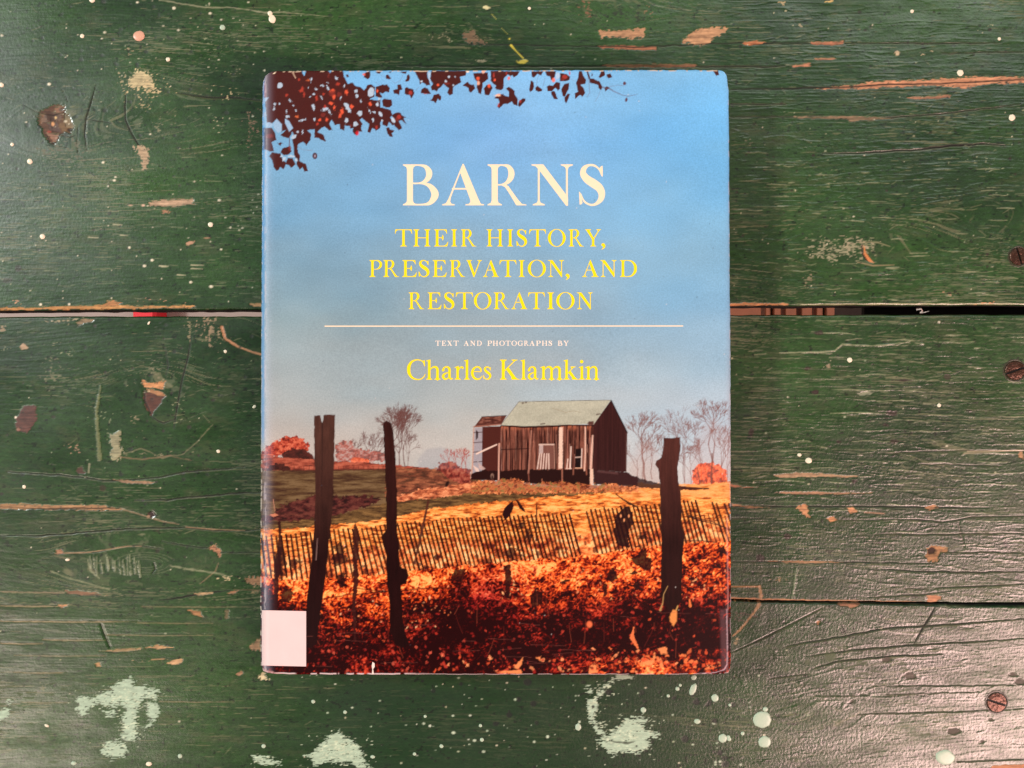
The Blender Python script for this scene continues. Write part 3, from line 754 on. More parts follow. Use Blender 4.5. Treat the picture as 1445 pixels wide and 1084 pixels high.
    for i in range(150):
        x = r.uniform(1040, 1440); y = r.uniform(450, 800); l = r.uniform(4, 22)
        cv.stroke([(x, y), (x + l, y + r.uniform(-3, 2))], [.7, .3], (150, 150, 118), r.uniform(.2, .6), jag=.8, dz=.0002, seed=r.randint(1, 30))
    cv.stroke([(1100, 498), (1150, 497), (1178, 495), (1188, 486), (1230, 488), (1250, 487), (1284, 482)], [.5, .8, .8, .8, .6, .7, .4], (160, 160, 124), .7, jag=.6, dz=.0003)
    for x, y, a, b in ((1156, 470, 6, 3.5), (1258, 583, 8, 4), (1249, 600, 5, 2.4), (1206, 679, 5, 2.4), (1060, 610, 4, 5), (1150, 554, 4, 3), (1184, 624, 3, 2), (1275, 537, 11, 1.6), (1139, 520, 4, 2.4), (1111, 757, 5, 5), (1073, 787, 6, 5), (1262, 623, 6, 2.4), (1150, 553, 4, 3)):
        cv.ell(x, y, a, b, (44, 30, 24), .85, jag=1.2)
    cv.ell(1337, 532, 5, 4.5, (62, 54, 44), .8, jag=.8); chip(cv, [(1211, 556), (1224, 553), (1232, 555), (1228, 558), (1214, 558)], .9, (150, 146, 116), .9, seed=181)
    chip(cv, [(1166, 516), (1172, 513), (1170, 520)], 1, (170, 140, 110), .8, seed=182)
    chip(cv, [(1092, 671), (1110, 669), (1125, 667), (1165, 669), (1210, 672), (1200, 674), (1150, 673), (1100, 674)], .8, (180, 136, 102), seed=183)
    chip(cv, [(1030, 683), (1050, 687), (1070, 688), (1050, 689), (1030, 687)], .6, (180, 116, 84), seed=184); chip(cv, [(1094, 695), (1130, 694), (1170, 695), (1230, 696), (1180, 697), (1130, 698)], .7, (186, 130, 98), .9, seed=185)
    crack(cv, [(1030, 714), (1060, 715), (1150, 715), (1250, 715.5), (1330, 716), (1395, 717)], 1.0, seed=186)
    chip(cv, [(1032, 711), (1060, 715), (1090, 717), (1060, 717), (1034, 714)], .7, (196, 138, 100), seed=187)
    chip(cv, [(1124, 716), (1132, 713), (1138, 714), (1142, 730), (1134, 727)], 1.6, (208, 140, 96), seed=188, jf=(4, 3)); chip(cv, [(1196, 717), (1204, 717), (1211, 722), (1200, 724)], .9, (210, 140, 98), seed=189)
    chip(cv, [(1168, 732), (1174, 728), (1182, 734), (1172, 737)], .9, (214, 140, 92), seed=190); chip(cv, [(1303, 717), (1318, 712), (1324, 716), (1312, 720)], 1.2, (206, 140, 98), seed=191)
    cv.stroke([(1220, 723), (1248, 725)], .7, (180, 130, 100), .7); crack(cv, [(1030, 732), (1080, 732)], .6); crack(cv, [(1180, 734), (1290, 733), (1330, 737), (1370, 730), (1445, 728)], .6, seed=192)
    crack(cv, [(1235, 754), (1330, 754), (1445, 752)], .7, seed=193); cv.stroke([(1352, 735), (1356, 755), (1361, 772)], [.6, 1.1, .6], (60, 52, 40), .7, dz=-.0003)
    crack(cv, [(1030, 792.5), (1110, 793), (1200, 793.5), (1320, 795)], .8, seed=194); chip(cv, [(1080, 792), (1130, 792), (1190, 794), (1130, 795)], .7, (180, 128, 94), seed=195)
    chip(cv, [(1306, 785), (1309, 773), (1322, 770), (1337, 773), (1336, 779), (1326, 780), (1322, 792), (1310, 793)], 1.4, (176, 120, 80), seed=196, jf=(5, 4)); cv.ell(1316, 778, 5.5, 4.5, (40, 22, 14), .95, jag=1.6, dz=-.0007)
    crack(cv, [(1337, 779), (1400, 779), (1445, 781)], .5); crack(cv, [(1230, 803), (1290, 806), (1380, 808), (1445, 806)], .9, seed=197); cv.stroke([(1360, 640), (1440, 635)], .7, (180, 160, 130), .5)
    crack(cv, [(1300, 655), (1360, 656), (1412, 658)], .6); chip(cv, [(1437, 640), (1443, 636), (1444, 648), (1438, 645)], .8, (186, 134, 96), seed=198)
    crack(cv, [(1240, 640), (1330, 636), (1445, 637)], .4, seed=199); cv.stroke([(1365, 637), (1445, 636)], .6, (190, 168, 136), .7)
    # the deep split that opens to the right
    sp = [(1030, 847), (1060, 848.5), (1110, 849.5), (1200, 850.5), (1300, 852), (1380, 853.5), (1460, 854)]
    cv.stroke([(x, y - 2.4) for x, y in sp[:5]], [1.8, 2.0, 1.4, 1.2, .5], (190, 134, 96), .75, jag=1.2, rough=.6)
    cv.stroke(sp, [1.3, 1.6, 1.4, 1.6, 2.0, 2.5, 3.0], (12, 8, 6), 1, dz=-.003, rough=.9, jag=.35, wob=.8)
    chip(cv, [(1308, 841), (1328, 840), (1327, 846), (1319, 850), (1308, 850)], 1.2, (208, 136, 98), seed=201); chip(cv, [(1180, 852), (1214, 853), (1206, 857), (1190, 856)], 1, (186, 122, 90), seed=202)
    cv.stroke([(1031, 828), (1072, 828)], [.8, 1], (180, 128, 84), .8); cv.stroke([(1072, 827), (1074, 842), (1070, 856), (1058, 872), (1045, 888), (1034, 898)], [1.5, 2.6, 2.2, 1.2, 1.6, .8], (172, 132, 92), .8, jag=1)
    splat(cv, 1046, 846, 16, 4, (196, 156, 104), .5, 203, (4, 3)); splat(cv, 1048, 868, 22, 18, (70, 52, 36), .45, 204, (6, 5)); splat(cv, 1038, 906, 5, 12, (160, 140, 104), .4, 205, (3, 4))
    crack(cv, [(1320, 856), (1314, 868), (1303, 885), (1290, 908)], 1.5, wob=0, lip=False); crack(cv, [(1035, 920), (1070, 904), (1110, 884), (1160, 858)], .7, seed=206, wob=0)
    crack(cv, [(1110, 912), (1180, 900), (1250, 887), (1330, 882), (1445, 873)], .9, seed=207); crack(cv, [(1145, 925), (1210, 917), (1300, 910), (1445, 901)], .8, seed=208); crack(cv, [(1150, 942), (1190, 932), (1260, 926), (1330, 923)], .8, seed=209)
    crack(cv, [(1085, 958), (1140, 951)], .6); crack(cv, [(1230, 968), (1330, 968), (1445, 966)], .5, seed=210); crack(cv, [(1150, 982), (1225, 981)], .5); crack(cv, [(1250, 980), (1380, 976)], .5); crack(cv, [(1210, 1008), (1330, 1005), (1445, 1000)], .5, seed=211)
    crack(cv, [(1320, 830), (1380, 828), (1445, 824)], .9, seed=212); crack(cv, [(1225, 843), (1300, 840), (1340, 834)], .7, seed=213); crack(cv, [(1275, 830), (1308, 831)], .8)
    cv.stroke([(1118, 845), (1121, 825), (1124, 802)], [.5, .8, .5], (140, 150, 120), .7, dz=.0002); cv.stroke([(1240, 820), (1243, 795), (1242, 780)], [.5, .8, .4], (110, 120, 92), .6)
    chip(cv, [(1149, 877), (1157, 876), (1155, 882)], .8, (206, 132, 86), seed=214); splat(cv, 1100, 818, 14, 6, (150, 120, 84), .4, 215, (4, 3))
    for x, y, a in ((1252, 931, 7), (1283, 954, 9), (1346, 1032, 9), (1385, 1047, 5), (1398, 1016, 4), (1203, 990, 4), (1440, 962, 8), (1430, 952, 6)):
        cv.ell(x, y, a, a * .5, (70, 56, 46), .75, jag=1.5, dz=-.0003, rough=.5)
    chip(cv, [(1400, 1081), (1430, 1079), (1460, 1079), (1460, 1090), (1400, 1090)], 1, (200, 130, 90), seed=216)
    crack(cv, [(1350, 1075), (1445, 1072)], 1.2, seed=217)
    for i in range(160):
        x = r.uniform(1060, 1440); y = r.uniform(740, 1080); l = r.uniform(4, 16)
        cv.stroke([(x, y), (x + l, y + r.uniform(-2, 2))], [.8, .4], (70, 72, 58), r.uniform(.2, .5), jag=.8, dz=r.choice([-.0003, .0003]), seed=r.randint(1, 30))
    speckle(cv, 200, (0, 450, 1445, 1084), (.5, 1.5), [(214, 206, 178), (190, 186, 150), (160, 170, 138)], 221)
    speckle(cv, 90, (420, 952, 1080, 1084), (.6, 1.9), [(190, 204, 176), (206, 214, 190), (170, 190, 160)], 222)
    speckle(cv, 14, (420, 952, 1080, 1084), (1.4, 2.6), [(190, 204, 176)], 223)
    speckle(cv, 130, (0, 450, 370, 800), (1.0, 3.4), [(22, 34, 18), (38, 28, 22)], 224, -.00005)
    speckle(cv, 60, (560, 960, 1060, 1084), (1.5, 5), [(10, 24, 12)], 225, -.00005)


table = empty('table', (0, 0, -0.0165))
tag(table, 'worn green painted plank tabletop with a gap, under the barn book', 'table')


def parent_keep(o, par):
    o.parent = par
    o.matrix_parent_inverse = par.matrix_world.inverted() if False else o.matrix_parent_inverse
    o.location = o.location - par.location if o.location.length else (-par.location)


def under(o, par):
    """parent o (built in world coordinates) to par (an unrotated Empty) without moving it"""
    o.parent = par
    loc = par.location.copy()
    q = par.parent
    while q:
        loc += q.location; q = q.parent
    o.location = -loc


pl_up = build_plank('upper', None); under(pl_up, table)
pl_lo = build_plank('lower', None); under(pl_lo, table)
tag(pl_up, 'upper green plank, drier, with bare salmon wood strips and a split knot')
tag(pl_lo, 'lower green plank with a long dark split and mint paint patches')


# paint drops that stand proud of the planks
def drop(px, py, r, key, plank, sq=1.0, rot=0.0, h=.35, seed=0):
    rr = random.Random(seed)
    c = P(px, py, 0.0); s = 0.351e-3
    v, f = [], []
    n = 18; rings = [(1.0, -.12), (.97, .35), (.82, .75), (.5, .95)]
    wob = [1 + rr.uniform(-.07, .07) for _ in range(n)]
    H = min(r * s * h, .0004)
    for k, (q, z) in enumerate(rings):
        for i in range(n):
            a = 2 * math.pi * i / n
            x = math.cos(a) * r * s * q * wob[i]; y = math.sin(a) * r * s * q * sq * wob[i]
            v.append((c[0] + x * math.cos(rot) - y * math.sin(rot), c[1] + x * math.sin(rot) + y * math.cos(rot), z * H))
    v.append((c[0], c[1], H)); t = len(v) - 1
    for k in range(len(rings) - 1):
        for i in range(n):
            j = (i + 1) % n
            f.append((k * n + i, k * n + j, k * n + n + j, k * n + n + i))
    b = (len(rings) - 1) * n
    for i in range(n): f.append((b + i, b + (i + 1) % n, t))
    o = mesh_obj('paint_drop', v, f, M_DROPS[key], None, True)
    o.parent = plank
    return o


for a in [(196, 51, 8, 'pink', pl_up, .92, .3), (314, 39, 4, 'mint', pl_up), (381, 19, 3.5, 'cream', pl_up), (384, 27, 5, 'cream', pl_up, 1.2, .3), (130, 0, 4, 'cream', pl_up), (42, 228, 4, 'cream', pl_up),
          (237, 84, 3, 'cream', pl_up), (116, 51, 3, 'cream', pl_up), (2, 120, 3.4, 'cream', pl_up), (17, 204, 2.6, 'cream', pl_up), (60, 334, 3.8, 'cream', pl_up), (297, 317, 3.6, 'cream', pl_up),
          (1355, 103, 4.6, 'cream', pl_up), (1428, 166, 4.6, 'cream', pl_up), (1287, 16, 2.6, 'cream', pl_up), (1410, 55, 2.4, 'cream', pl_up), (747, 12, 2.2, 'cream', pl_up),
          (1199, 508, 3.6, 'cream', pl_lo), (1141, 650, 4.8, 'cream', pl_lo, .85), (1128, 642, 3.2, 'cream', pl_lo, .8), (1325, 572, 2.8, 'cream', pl_lo), (359, 574, 3, 'cream', pl_lo, .7, .6), (308, 637, 2.6, 'cream', pl_lo), (34, 687, 2.6, 'cream', pl_lo),
          (95, 790, 3.2, 'cream', pl_lo, .6), (318, 496, 2.4, 'cream', pl_lo), (210, 456, 2.8, 'cream', pl_lo, .5, 1),
          (1076, 1016, 13, 'mint', pl_lo, .93), (1080, 1001, 3.6, 'mint', pl_lo), (1079, 1047, 9, 'mint', pl_lo, .94), (1334, 1069, 14, 'mint', pl_lo, .76, -.1), (978, 973, 9, 'mint', pl_lo, .5, 1.2), (979, 956, 4, 'mint', pl_lo),
          (956, 972, 3, 'mint', pl_lo), (960, 967, 2.2, 'mint', pl_lo), (943, 982, 2.4, 'mint', pl_lo), (1009, 985, 5.4, 'mint', pl_lo), (1020, 1042, 6.4, 'mint', pl_lo), (1029, 1043, 3, 'mint', pl_lo), (1048, 1035, 2.8, 'mint', pl_lo),
          (984, 1018, 4.6, 'mint', pl_lo, .8), (816, 1026, 4.4, 'mint', pl_lo, 1.2), (908, 1002, 4, 'mint', pl_lo), (442, 990, 2.8, 'mint', pl_lo), (487, 1005, 2.6, 'mint', pl_lo), (526, 1068, 3.4, 'mint', pl_lo, .7), (600, 1011, 2.2, 'mint', pl_lo),
          (623, 1053, 2.8, 'mint', pl_lo), (680, 1044, 2.8, 'mint', pl_lo), (678, 1024, 2.4, 'mint', pl_lo), (585, 1064, 2.4, 'mint', pl_lo), (372, 1053, 3, 'mint', pl_lo), (104, 1077, 4, 'mint', pl_lo, .7), (210, 1078, 4.2, 'cream', pl_lo, .8), (254, 1067, 3.2, 'mint', pl_lo),
          (66, 1024, 3.4, 'cream', pl_lo, .6, -.4), (1030, 995, 2.2, 'mint', pl_lo), (1028, 1040, 2.4, 'mint', pl_lo)]:
    drop(*a, seed=int(a[0]))


# slotted screws
def screw(px, py, r, ang, sq, label, plank):
    c = P(px, py, 0.0); s = 0.351e-3; R = r * s
    t = empty('screw', (c[0], c[1], -0.0004)); t.parent = table
    t.location = (c[0] - table.location[0], c[1] - table.location[1], -0.0001 - table.location[2])
    n = 32; v, f = [], []
    zs = [(1.0, -.0006), (1.0, .0004), (.93, .0007), (.6, .00085)]
    ca, sa = math.cos(ang), math.sin(ang)
    hw = R * .11                                     # half width of the slot
    # two half discs either side of the slot, with real depth between them
    for side in (1, -1):
        base = len(v)
        m = 15
        a0 = math.asin(hw / R)
        for q, z in zs:
            for i in range(m):
                a = a0 + (math.pi - 2 * a0) * i / (m - 1)
                x = math.cos(a) * R * q; y = max(math.sin(a) * R * q, hw) * side
                v.append((x * ca - y * sa, (x * sa + y * ca) * sq, z))
        for k in range(3):
            for i in range(m - 1):
                q4 = (base + k * m + i, base + k * m + i + 1, base + (k + 1) * m + i + 1, base + (k + 1) * m + i)
                f.append(q4 if side > 0 else q4[::-1])
            e = [base + k * m, base + (k + 1) * m, base + (k + 1) * m + m - 1, base + k * m + m - 1]
            f.append(tuple(e) if side > 0 else tuple(e[::-1]))
        top = tuple(base + 3 * m + i for i in range(m))
        f.append(top if side > 0 else top[::-1])
    h = mesh_obj('screw_head', v, f, M_RUST, t)
    v, f = [], []
    for i in range(n):
        a = 2 * math.pi * i / n
        v.append((math.cos(a) * R * .98, math.sin(a) * R * .98 * sq, .0002))
    f.append(tuple(range(n)))
    for i in range(n):
        a = 2 * math.pi * i / n
        v.append((math.cos(a) * R * .98, math.sin(a) * R * .98 * sq, -.0009))
    for i in range(n): f.append((i, n + i, n + (i + 1) % n, (i + 1) % n))
    mesh_obj('slot_floor', v, f, M_SLOT, t)
    # broken rim of paint round the head
    v, f = [], []
    rr = random.Random(int(px))
    for i in range(n):
        a = 2 * math.pi * i / n
        for q, z in ((1.03, .0), (1.10, .00035), (1.26 + rr.uniform(-.05, .1), -.0002)):
            v.append((math.cos(a) * R * q, math.sin(a) * R * q * sq, z + .0001))
    for i in range(n):
        j = (i + 1) % n
        for k in range(2): f.append((i * 3 + k, i * 3 + k + 1, j * 3 + k + 1, j * 3 + k))
    mesh_obj('paint_rim', v, f, M_RIM, t, True)
    t['label'] = label
    return t


M_RIM = simple_mat('dark_cracked_paint', (52, 52, 36), .35, noise=(800, .5), bump=.0002)
screw(1437, 362, 12.5, math.radians(108), 1.0, 'rusty slotted screw in the upper plank near the gap', pl_up)
screw(1432, 523, 14, math.radians(20), .98, 'rusty slotted screw in the lower plank, just below the gap', pl_lo)
screw(1406, 991, 14, math.radians(-18), 1.0, 'slotted screw near the lower right corner, half bright', pl_lo)

# batten under the planks at the right that the screws bite into
def batten():
    a = P(1222, 300, -0.014); b = P(1640, 300, -0.014)
    v, f = box_geo(a[0], b[0], -.42, .34, -.0515, -.0172, .001)
    o = mesh_obj('batten', v, f, M_DARKW); under(o, table)
batten()

# ---------------------------------------------------------------- under the table
v, f = [(-3, -3, -.74), (3, -3, -.74), (3, 3, -.74), (-3, 3, -.74)], [(0, 1, 2, 3)]
fl = mesh_obj('floor', v, f, M_FLOOR); tag(fl, 'pale floor far below, seen through the gap', kind='structure')
# an unidentified red thing lying on the floor, a sliver of it shows through the gap
def red_thing():
    z = -.70
    a = P(186, 444, z); b = P(219, 444, z)
    v, f = box_geo(a[0], b[0], a[1] - .12, a[1] + .16, -.7395, z, .004)
    o = mesh_obj('red_item', v, f, M_RED)
    tag(o, 'bright red item on the floor glimpsed through the gap left of the book', 'object')
red_thing()
# brown slatted rack under the right half of the gap
rack = empty('slatted_rack', (0, 0, -.74))
tag(rack, 'brown wooden slatted rack glimpsed through the gap right of the book', 'rack')
for px0, px1, z in ((1000, 1074, -.10), (1080, 1088, -.12), (1092, 1102, -.115), (1108, 1124, -.12), (1131, 1146, -.12), (1152, 1162, -.125), (1166, 1182, -.12), (1190, 1200, -.13), (1206, 1218, -.13)):
    z = z - .38; a = P(px0, 442, z); b = P(px1, 442, z)
    v, f = box_geo(a[0], b[0], a[1] - .12, a[1] + .12, z - .02, z, .001)
    o = mesh_obj('slat', v, f, M_UNDER); under(o, rack)
a = P(990, 442, -.56); b = P(1230, 442, -.56)
v, f = box_geo(a[0], b[0], a[1] - .12, a[1] - .09, -.7395, -.531, .001)
o = mesh_obj('rail', v, f, M_UNDER); under(o, rack)
# scrap caught in the gap
def scrap():
    v, f = [], []
    pts = [(1293, 436.5), (1299, 436), (1302, 439), (1298, 441.5), (1304, 441), (1311, 439)]
    for i, (x, y) in enumerate(pts):
        w = [3.2, 2.4, 2.0, 1.8, 1.4, .5][i]; z = -.0050 + (.0012 if i % 2 else .0004)
        p = P(x, y - w / 2, z); q = P(x, y + w / 2, z + .0006); v += [tuple(p), tuple(q)]
    n = len(v)
    v += [(x, y, z + .0003) for x, y, z in v]
    for i in range(len(pts) - 1):
        f += [(2 * i, 2 * i + 1, 2 * i + 3, 2 * i + 2), (n + 2 * i, n + 2 * i + 2, n + 2 * i + 3, n + 2 * i + 1),
              (2 * i, 2 * i + 2, n + 2 * i + 2, n + 2 * i), (2 * i + 1, n + 2 * i + 1, n + 2 * i + 3, 2 * i + 3)]
    o = mesh_obj('scrap', v, f, M_SCRAP); tag(o, 'small pale curled scrap caught in the gap right of the book', 'scrap')
scrap()

# ---------------------------------------------------------------- the book
book = empty('book', tuple(P(699, 525, 0.0)))
tag(book, 'hardback book on barns in a worn picture dust jacket on the green planks', 'book')

STEP = 1.12
US = np.arange(0, 662.5, STEP) / 662.5
VS = np.arange(0, 852.5, STEP) / 852.5
US[-1] = 1; VS[-1] = 1


def jacket_px(U, Vv):
    """outline of the jacket front in photo pixels, with its worn corners"""
    yl = np.interp(Vv, [0, .004, .012, .03, .25, .6, .93, .985, 1], [379, 374.5, 371.8, 370.6, 369.6, 368.4, 367.4, 368, 371.5])
    yr = np.interp(Vv, [0, .006, .02, .03, .15, .33, .45, .7, .93, .985, .995, 1], [1022.5, 1025.5, 1027, 1028, 1029, 1029.5, 1030.5, 1031, 1031.3, 1031, 1030, 1028])
    yl = yl + (vnoise(Vv * 120, Vv * 0, 90) - .5) * .7
    yr = yr + (vnoise(Vv * 100, Vv * 0, 91) - .5) * .7
    X = yl + U * (yr - yl)
    yt = np.interp(U, [0, .008, .02, .1, .5, .9, .985, .995, 1], [104, 101.5, 100.6, 100, 99.6, 98.9, 99.2, 100.4, 102.5])
    yb = np.interp(U, [0, .01, .03, .1, .5, .9, .98, 1], [947, 949.5, 951, 951.8, 951.9, 951.7, 951.3, 949])
    yt = yt + (vnoise(U * 110, U * 0, 92) - .5) * .8
    yb = yb + (vnoise(U * 90, U * 0, 93) - .5) * .8
    Y = yt + Vv * (yb - yt)
    return X, Y


def cover_z(X, Y):
    dl = np.clip((381 - X) / 12.5, 0, 1)
    z = Z_COVER - 0.0036 * (1 - np.sqrt(np.clip(1 - dl ** 2, 0, 1)))
    dr = np.clip((X - 1022) / 9, 0, 1)
    z = z - 0.0016 * (1 - np.sqrt(np.clip(1 - dr ** 2 * .96, 0, 1)))
    db = np.clip((Y - 946) / 6, 0, 1); z = z - 0.0004 * db ** 2
    dt = np.clip((104 - Y) / 5, 0, 1); z = z - 0.0004 * dt ** 2
    # board joint and gentle waves of the jacket
    z = z - 0.00008 * np.exp(-((X - 396) / 7) ** 2)
    z = z + (fbm(X / 170, Y / 170, 95, 2) - .5) * .0007
    z = z + (fbm(X / 40, Y / 60, 96, 2) - .5) * .00006
    return z


UU, VV = np.meshgrid(US, VS)
JX, JY = jacket_px(UU, VV)
cv = Canvas(JX, JY, 1.2)


def K(v, ill=1.0): return lin(v)


def T(pts, o, s): return [(o[0] + x / s, o[1] + y / s) for x, y in pts]
c3 = lambda pts: T(pts, (365, 95), 6.994)
c4 = lambda pts: T(pts, (530, 95), 8.028)
c5 = lambda pts: T(pts, (700, 95), 7.225)
q4 = lambda pts: T(pts, (360, 540), 4.25)
q5 = lambda pts: T(pts, (700, 540), 4.25)
q6 = lambda pts: T(pts, (360, 740), 4.25)
q7 = lambda pts: T(pts, (700, 740), 4.25)
cb = lambda pts: T(pts, (660, 555), 6.021)


def paint_sky():
    X, Y = cv.X, cv.Y
    ysL = [95, 200, 300, 380, 450, 520, 580, 640, 700]
    L = lin([(112, 166, 208), (120, 166, 202), (110, 152, 186), (122, 150, 170), (134, 150, 158), (148, 154, 158), (160, 158, 158), (168, 160, 158), (170, 158, 150)])
    M = lin([(118, 168, 214), (118, 162, 208), (128, 164, 196), (128, 156, 178), (136, 154, 168), (152, 160, 166), (164, 167, 169), (170, 168, 167), (172, 163, 156)])
    R = lin([(122, 178, 222), (108, 168, 214), (116, 166, 204), (122, 164, 196), (128, 162, 190), (146, 170, 190), (170, 182, 196), (194, 197, 204), (196, 190, 190)])
    def g(A): return np.stack([np.interp(Y, ysL, A[:, i]) for i in range(3)], -1)
    tx = ((X - 370) / 660)[..., None]
    a = np.clip(1 - tx * 2, 0, 1); c = np.clip(tx * 2 - 1, 0, 1)
    cv.C[:] = g(L) * a + g(M) * (1 - a - c) + g(R) * c
    n = fbm(X / 130, Y / 80, 300, 4) - .5
    n2 = fbm(X / 60, Y / 24, 303, 4) - .5
    cv.C *= (1 + n * .28 + n2 * .12)[..., None]
    warm = (fbm(X / 160, Y / 70, 306, 3) - .5)[..., None]
    cv.C *= 1 + warm * np.array([.35, .05, -.12])
    cv.C *= np.array([.95, 1.07, 1.06])
    cv.C *= (1 + (np.random.RandomState(2).rand(*X.shape) - .5) * .05)[..., None]


def branch(x, y, ang, ln, w, dep, col, alpha, rr, spread=.6):
    if dep == 0 or ln < 2.2: return
    x2 = x + math.cos(ang) * ln; y2 = y - math.sin(ang) * ln
    xm = (x + x2) / 2 + rr.uniform(-.08, .08) * ln
    cv.stroke([(x, y), (xm, (y + y2) / 2), (x2, y2)], [w, w * .85, w * .7], col, alpha)
    for k in range(rr.choice([2, 2, 3])):
        branch(x2, y2, ang + rr.uniform(-spread, spread) + (1.5 - ang) * .07, ln * rr.uniform(.62, .88), max(w * .66, .3), dep - 1, col, alpha * .93, rr, spread)


def noisepatch(pts, cols, f, seed, alpha=1, jag=2.5, jf=(5, 4), con=1.0, soft=None):
    cs = [lin(c) for c in cols]
    def fn(X, Y):
        n = fbm(X / f[0], Y / f[1], seed, 4, .62)
        n = np.clip((n - .5) * 2.6 * con + .5, 0, .9999) * (len(cs) - 1)
        i = np.floor(n).astype(int); t = (n - i)[..., None]
        A = np.array(cs)
        return A[i] * (1 - t) + A[i + 1] * t
    cv.poly(pts, fn, alpha, jag=jag, jf=jf, seed=seed + 5, soft=soft)


def paint_land():
    rr = random.Random(12)
    # far blue ridge
    cv.poly([(590, 648), (602, 634), (622, 631), (640, 636), (664, 640), (664, 668), (590, 665)], (140, 144, 152), .4, soft=5)
    # bare trees against the sky
    for (x, y, l, w, d, a) in ((563, 664, 24, 1.0, 8, .8), (572, 662, 26, .9, 8, .8), (548, 662, 20, .7, 8, .65), (556, 640, 18, .6, 8, .6), (576, 664, 14, .6, 7, .65), (522, 656, 12, .7, 7, .6), (500, 655, 11, .7, 6, .55), (534, 655, 11, .5, 6, .55)):
        branch(x, y, math.pi / 2 + rr.uniform(-.15, .15), l, w, d, (92, 58, 54), a, rr, .68)
    for (x, y, l, w, d, a, n) in ((911, 680, 25, 1.5, 8, .6, 0), (900, 678, 15, .8, 7, .5, 0), (920, 676, 18, .8, 7, .5, 0), (997, 682, 20, .8, 7, .5, 0), (950, 676, 14, .6, 6, .4, 0), (907, 676, 16, .8, 6, .5, 0), (936, 672, 18, .8, 6, .4, 0), (966, 680, 25, .8, 7, .42, 0), (990, 683, 26, 1.0, 7, .5, 0), (1006, 683, 32, 1.5, 8, .6, 0), (1020, 683, 24, 1, 7, .55, 0), (975, 684, 15, .6, 6, .5, 0), (1026, 680, 20, .8, 6, .5, 0)):
        branch(x, y, math.pi / 2 + rr.uniform(-.1, .1), l, w, d, (116, 80, 74), min(a * 1.35, .9), rr, .62)
    cv.poly([(890, 690), (888, 655), (900, 628), (918, 622), (930, 640), (934, 690)], (164, 124, 112), .25, soft=14, jag=3)
    cv.poly([(965, 690), (975, 640), (990, 604), (1006, 590), (1030, 610), (1031, 690)], (160, 124, 118), .25, soft=16, jag=3)
    noisepatch([(976, 684), (978, 665), (986, 655), (1000, 652), (1014, 655), (1024, 664), (1026, 684)], [(130, 44, 20), (216, 84, 36), (238, 116, 66)], (4, 4), 310, .9)
    cv.stroke([(1004, 684), (1005, 640)], [1.4, .9], (108, 74, 66), .8); cv.stroke([(988, 684), (984, 660)], 1, (110, 70, 60), .7); cv.stroke([(966, 684), (966, 640)], .7, (130, 100, 96), .7)
    # left orange trees
    noisepatch([(370, 640), (376, 630), (392, 622), (404, 616), (420, 615), (432, 624), (436, 634), (424, 640), (400, 644), (370, 646)], [(96, 30, 24), (160, 58, 40), (200, 104, 76)], (4, 3), 311, 1, 3.5)
    noisepatch([(398, 640), (412, 634), (430, 634), (440, 642), (444, 650), (400, 650)], [(48, 26, 22), (80, 36, 30)], (5, 3), 312, 1, 1.5)
    noisepatch([(474, 628), (484, 622), (496, 624), (502, 632), (512, 636), (530, 636), (545, 640), (545, 652), (474, 652)], [(96, 38, 32), (156, 72, 56), (166, 138, 132)], (5, 3), 313, .85, 4)
    noisepatch([(494, 650), (500, 644), (512, 646), (520, 650), (518, 656), (494, 656)], [(160, 60, 40), (226, 116, 76)], (3, 3), 314, .9)
    # fields
    noisepatch([(365, 640), (400, 646), (444, 649), (500, 652), (560, 656), (604, 661), (604, 672), (365, 668)], [(96, 44, 34), (146, 70, 52), (170, 92, 70)], (14, 3), 315, 1, 1.2)
    noisepatch([(365, 663), (440, 664), (545, 662), (600, 661), (640, 665), (668, 672), (700, 690), (700, 740), (365, 752)], [(62, 40, 28), (88, 66, 42), (110, 88, 60)], (26, 3), 316, 1, 1)
    cv.stroke([(365, 662), (440, 664), (545, 662)], [.9, 1.1, .8], (60, 28, 24), .8, wob=1)
    noisepatch([(376, 664), (380, 655), (396, 654), (410, 660), (410, 664)], [(48, 24, 20), (70, 34, 28)], (4, 3), 317)
    for x in range(380, 545, 7): cv.stroke([(x, 664), (x + rr.uniform(-.5, .5), 658)], .5, (76, 36, 30), .6)
    noisepatch([(545, 662), (590, 660), (650, 662), (668, 670), (666, 690), (545, 706)], [(70, 38, 28), (116, 62, 44), (160, 96, 66)], (10, 3), 318, .8, 3)
    noisepatch([(616, 664), (620, 654), (632, 650), (646, 656), (664, 664), (664, 690), (640, 680)], [(80, 26, 24), (130, 50, 42), (160, 90, 70)], (4, 4), 319, .9, 3)
    for x in (636, 644, 652, 658): branch(x, 665, math.pi / 2 + rr.uniform(-.2, .2), 10, .7, 5, (150, 66, 56), .7, rr, .6)
    noisepatch([(560, 700), (600, 690), (640, 684), (700, 676), (700, 700), (560, 712)], [(110, 50, 34), (188, 104, 66), (226, 150, 104)], (7, 2.5), 320, .9, 3)
    noisepatch([(365, 735), (400, 712), (440, 700), (480, 702), (512, 698), (540, 706), (500, 720), (470, 730), (400, 738)], [(34, 14, 16), (70, 28, 28), (100, 52, 44)], (8, 4), 321, .95, 4)
    noisepatch([(365, 742), (410, 736), (470, 728), (520, 716), (560, 708), (620, 702), (700, 692), (800, 688), (900, 690), (1031, 700), (1031, 720), (365, 760)], [(62, 42, 26), (94, 70, 40), (122, 92, 54)], (14, 2.2), 322, 1, 2)
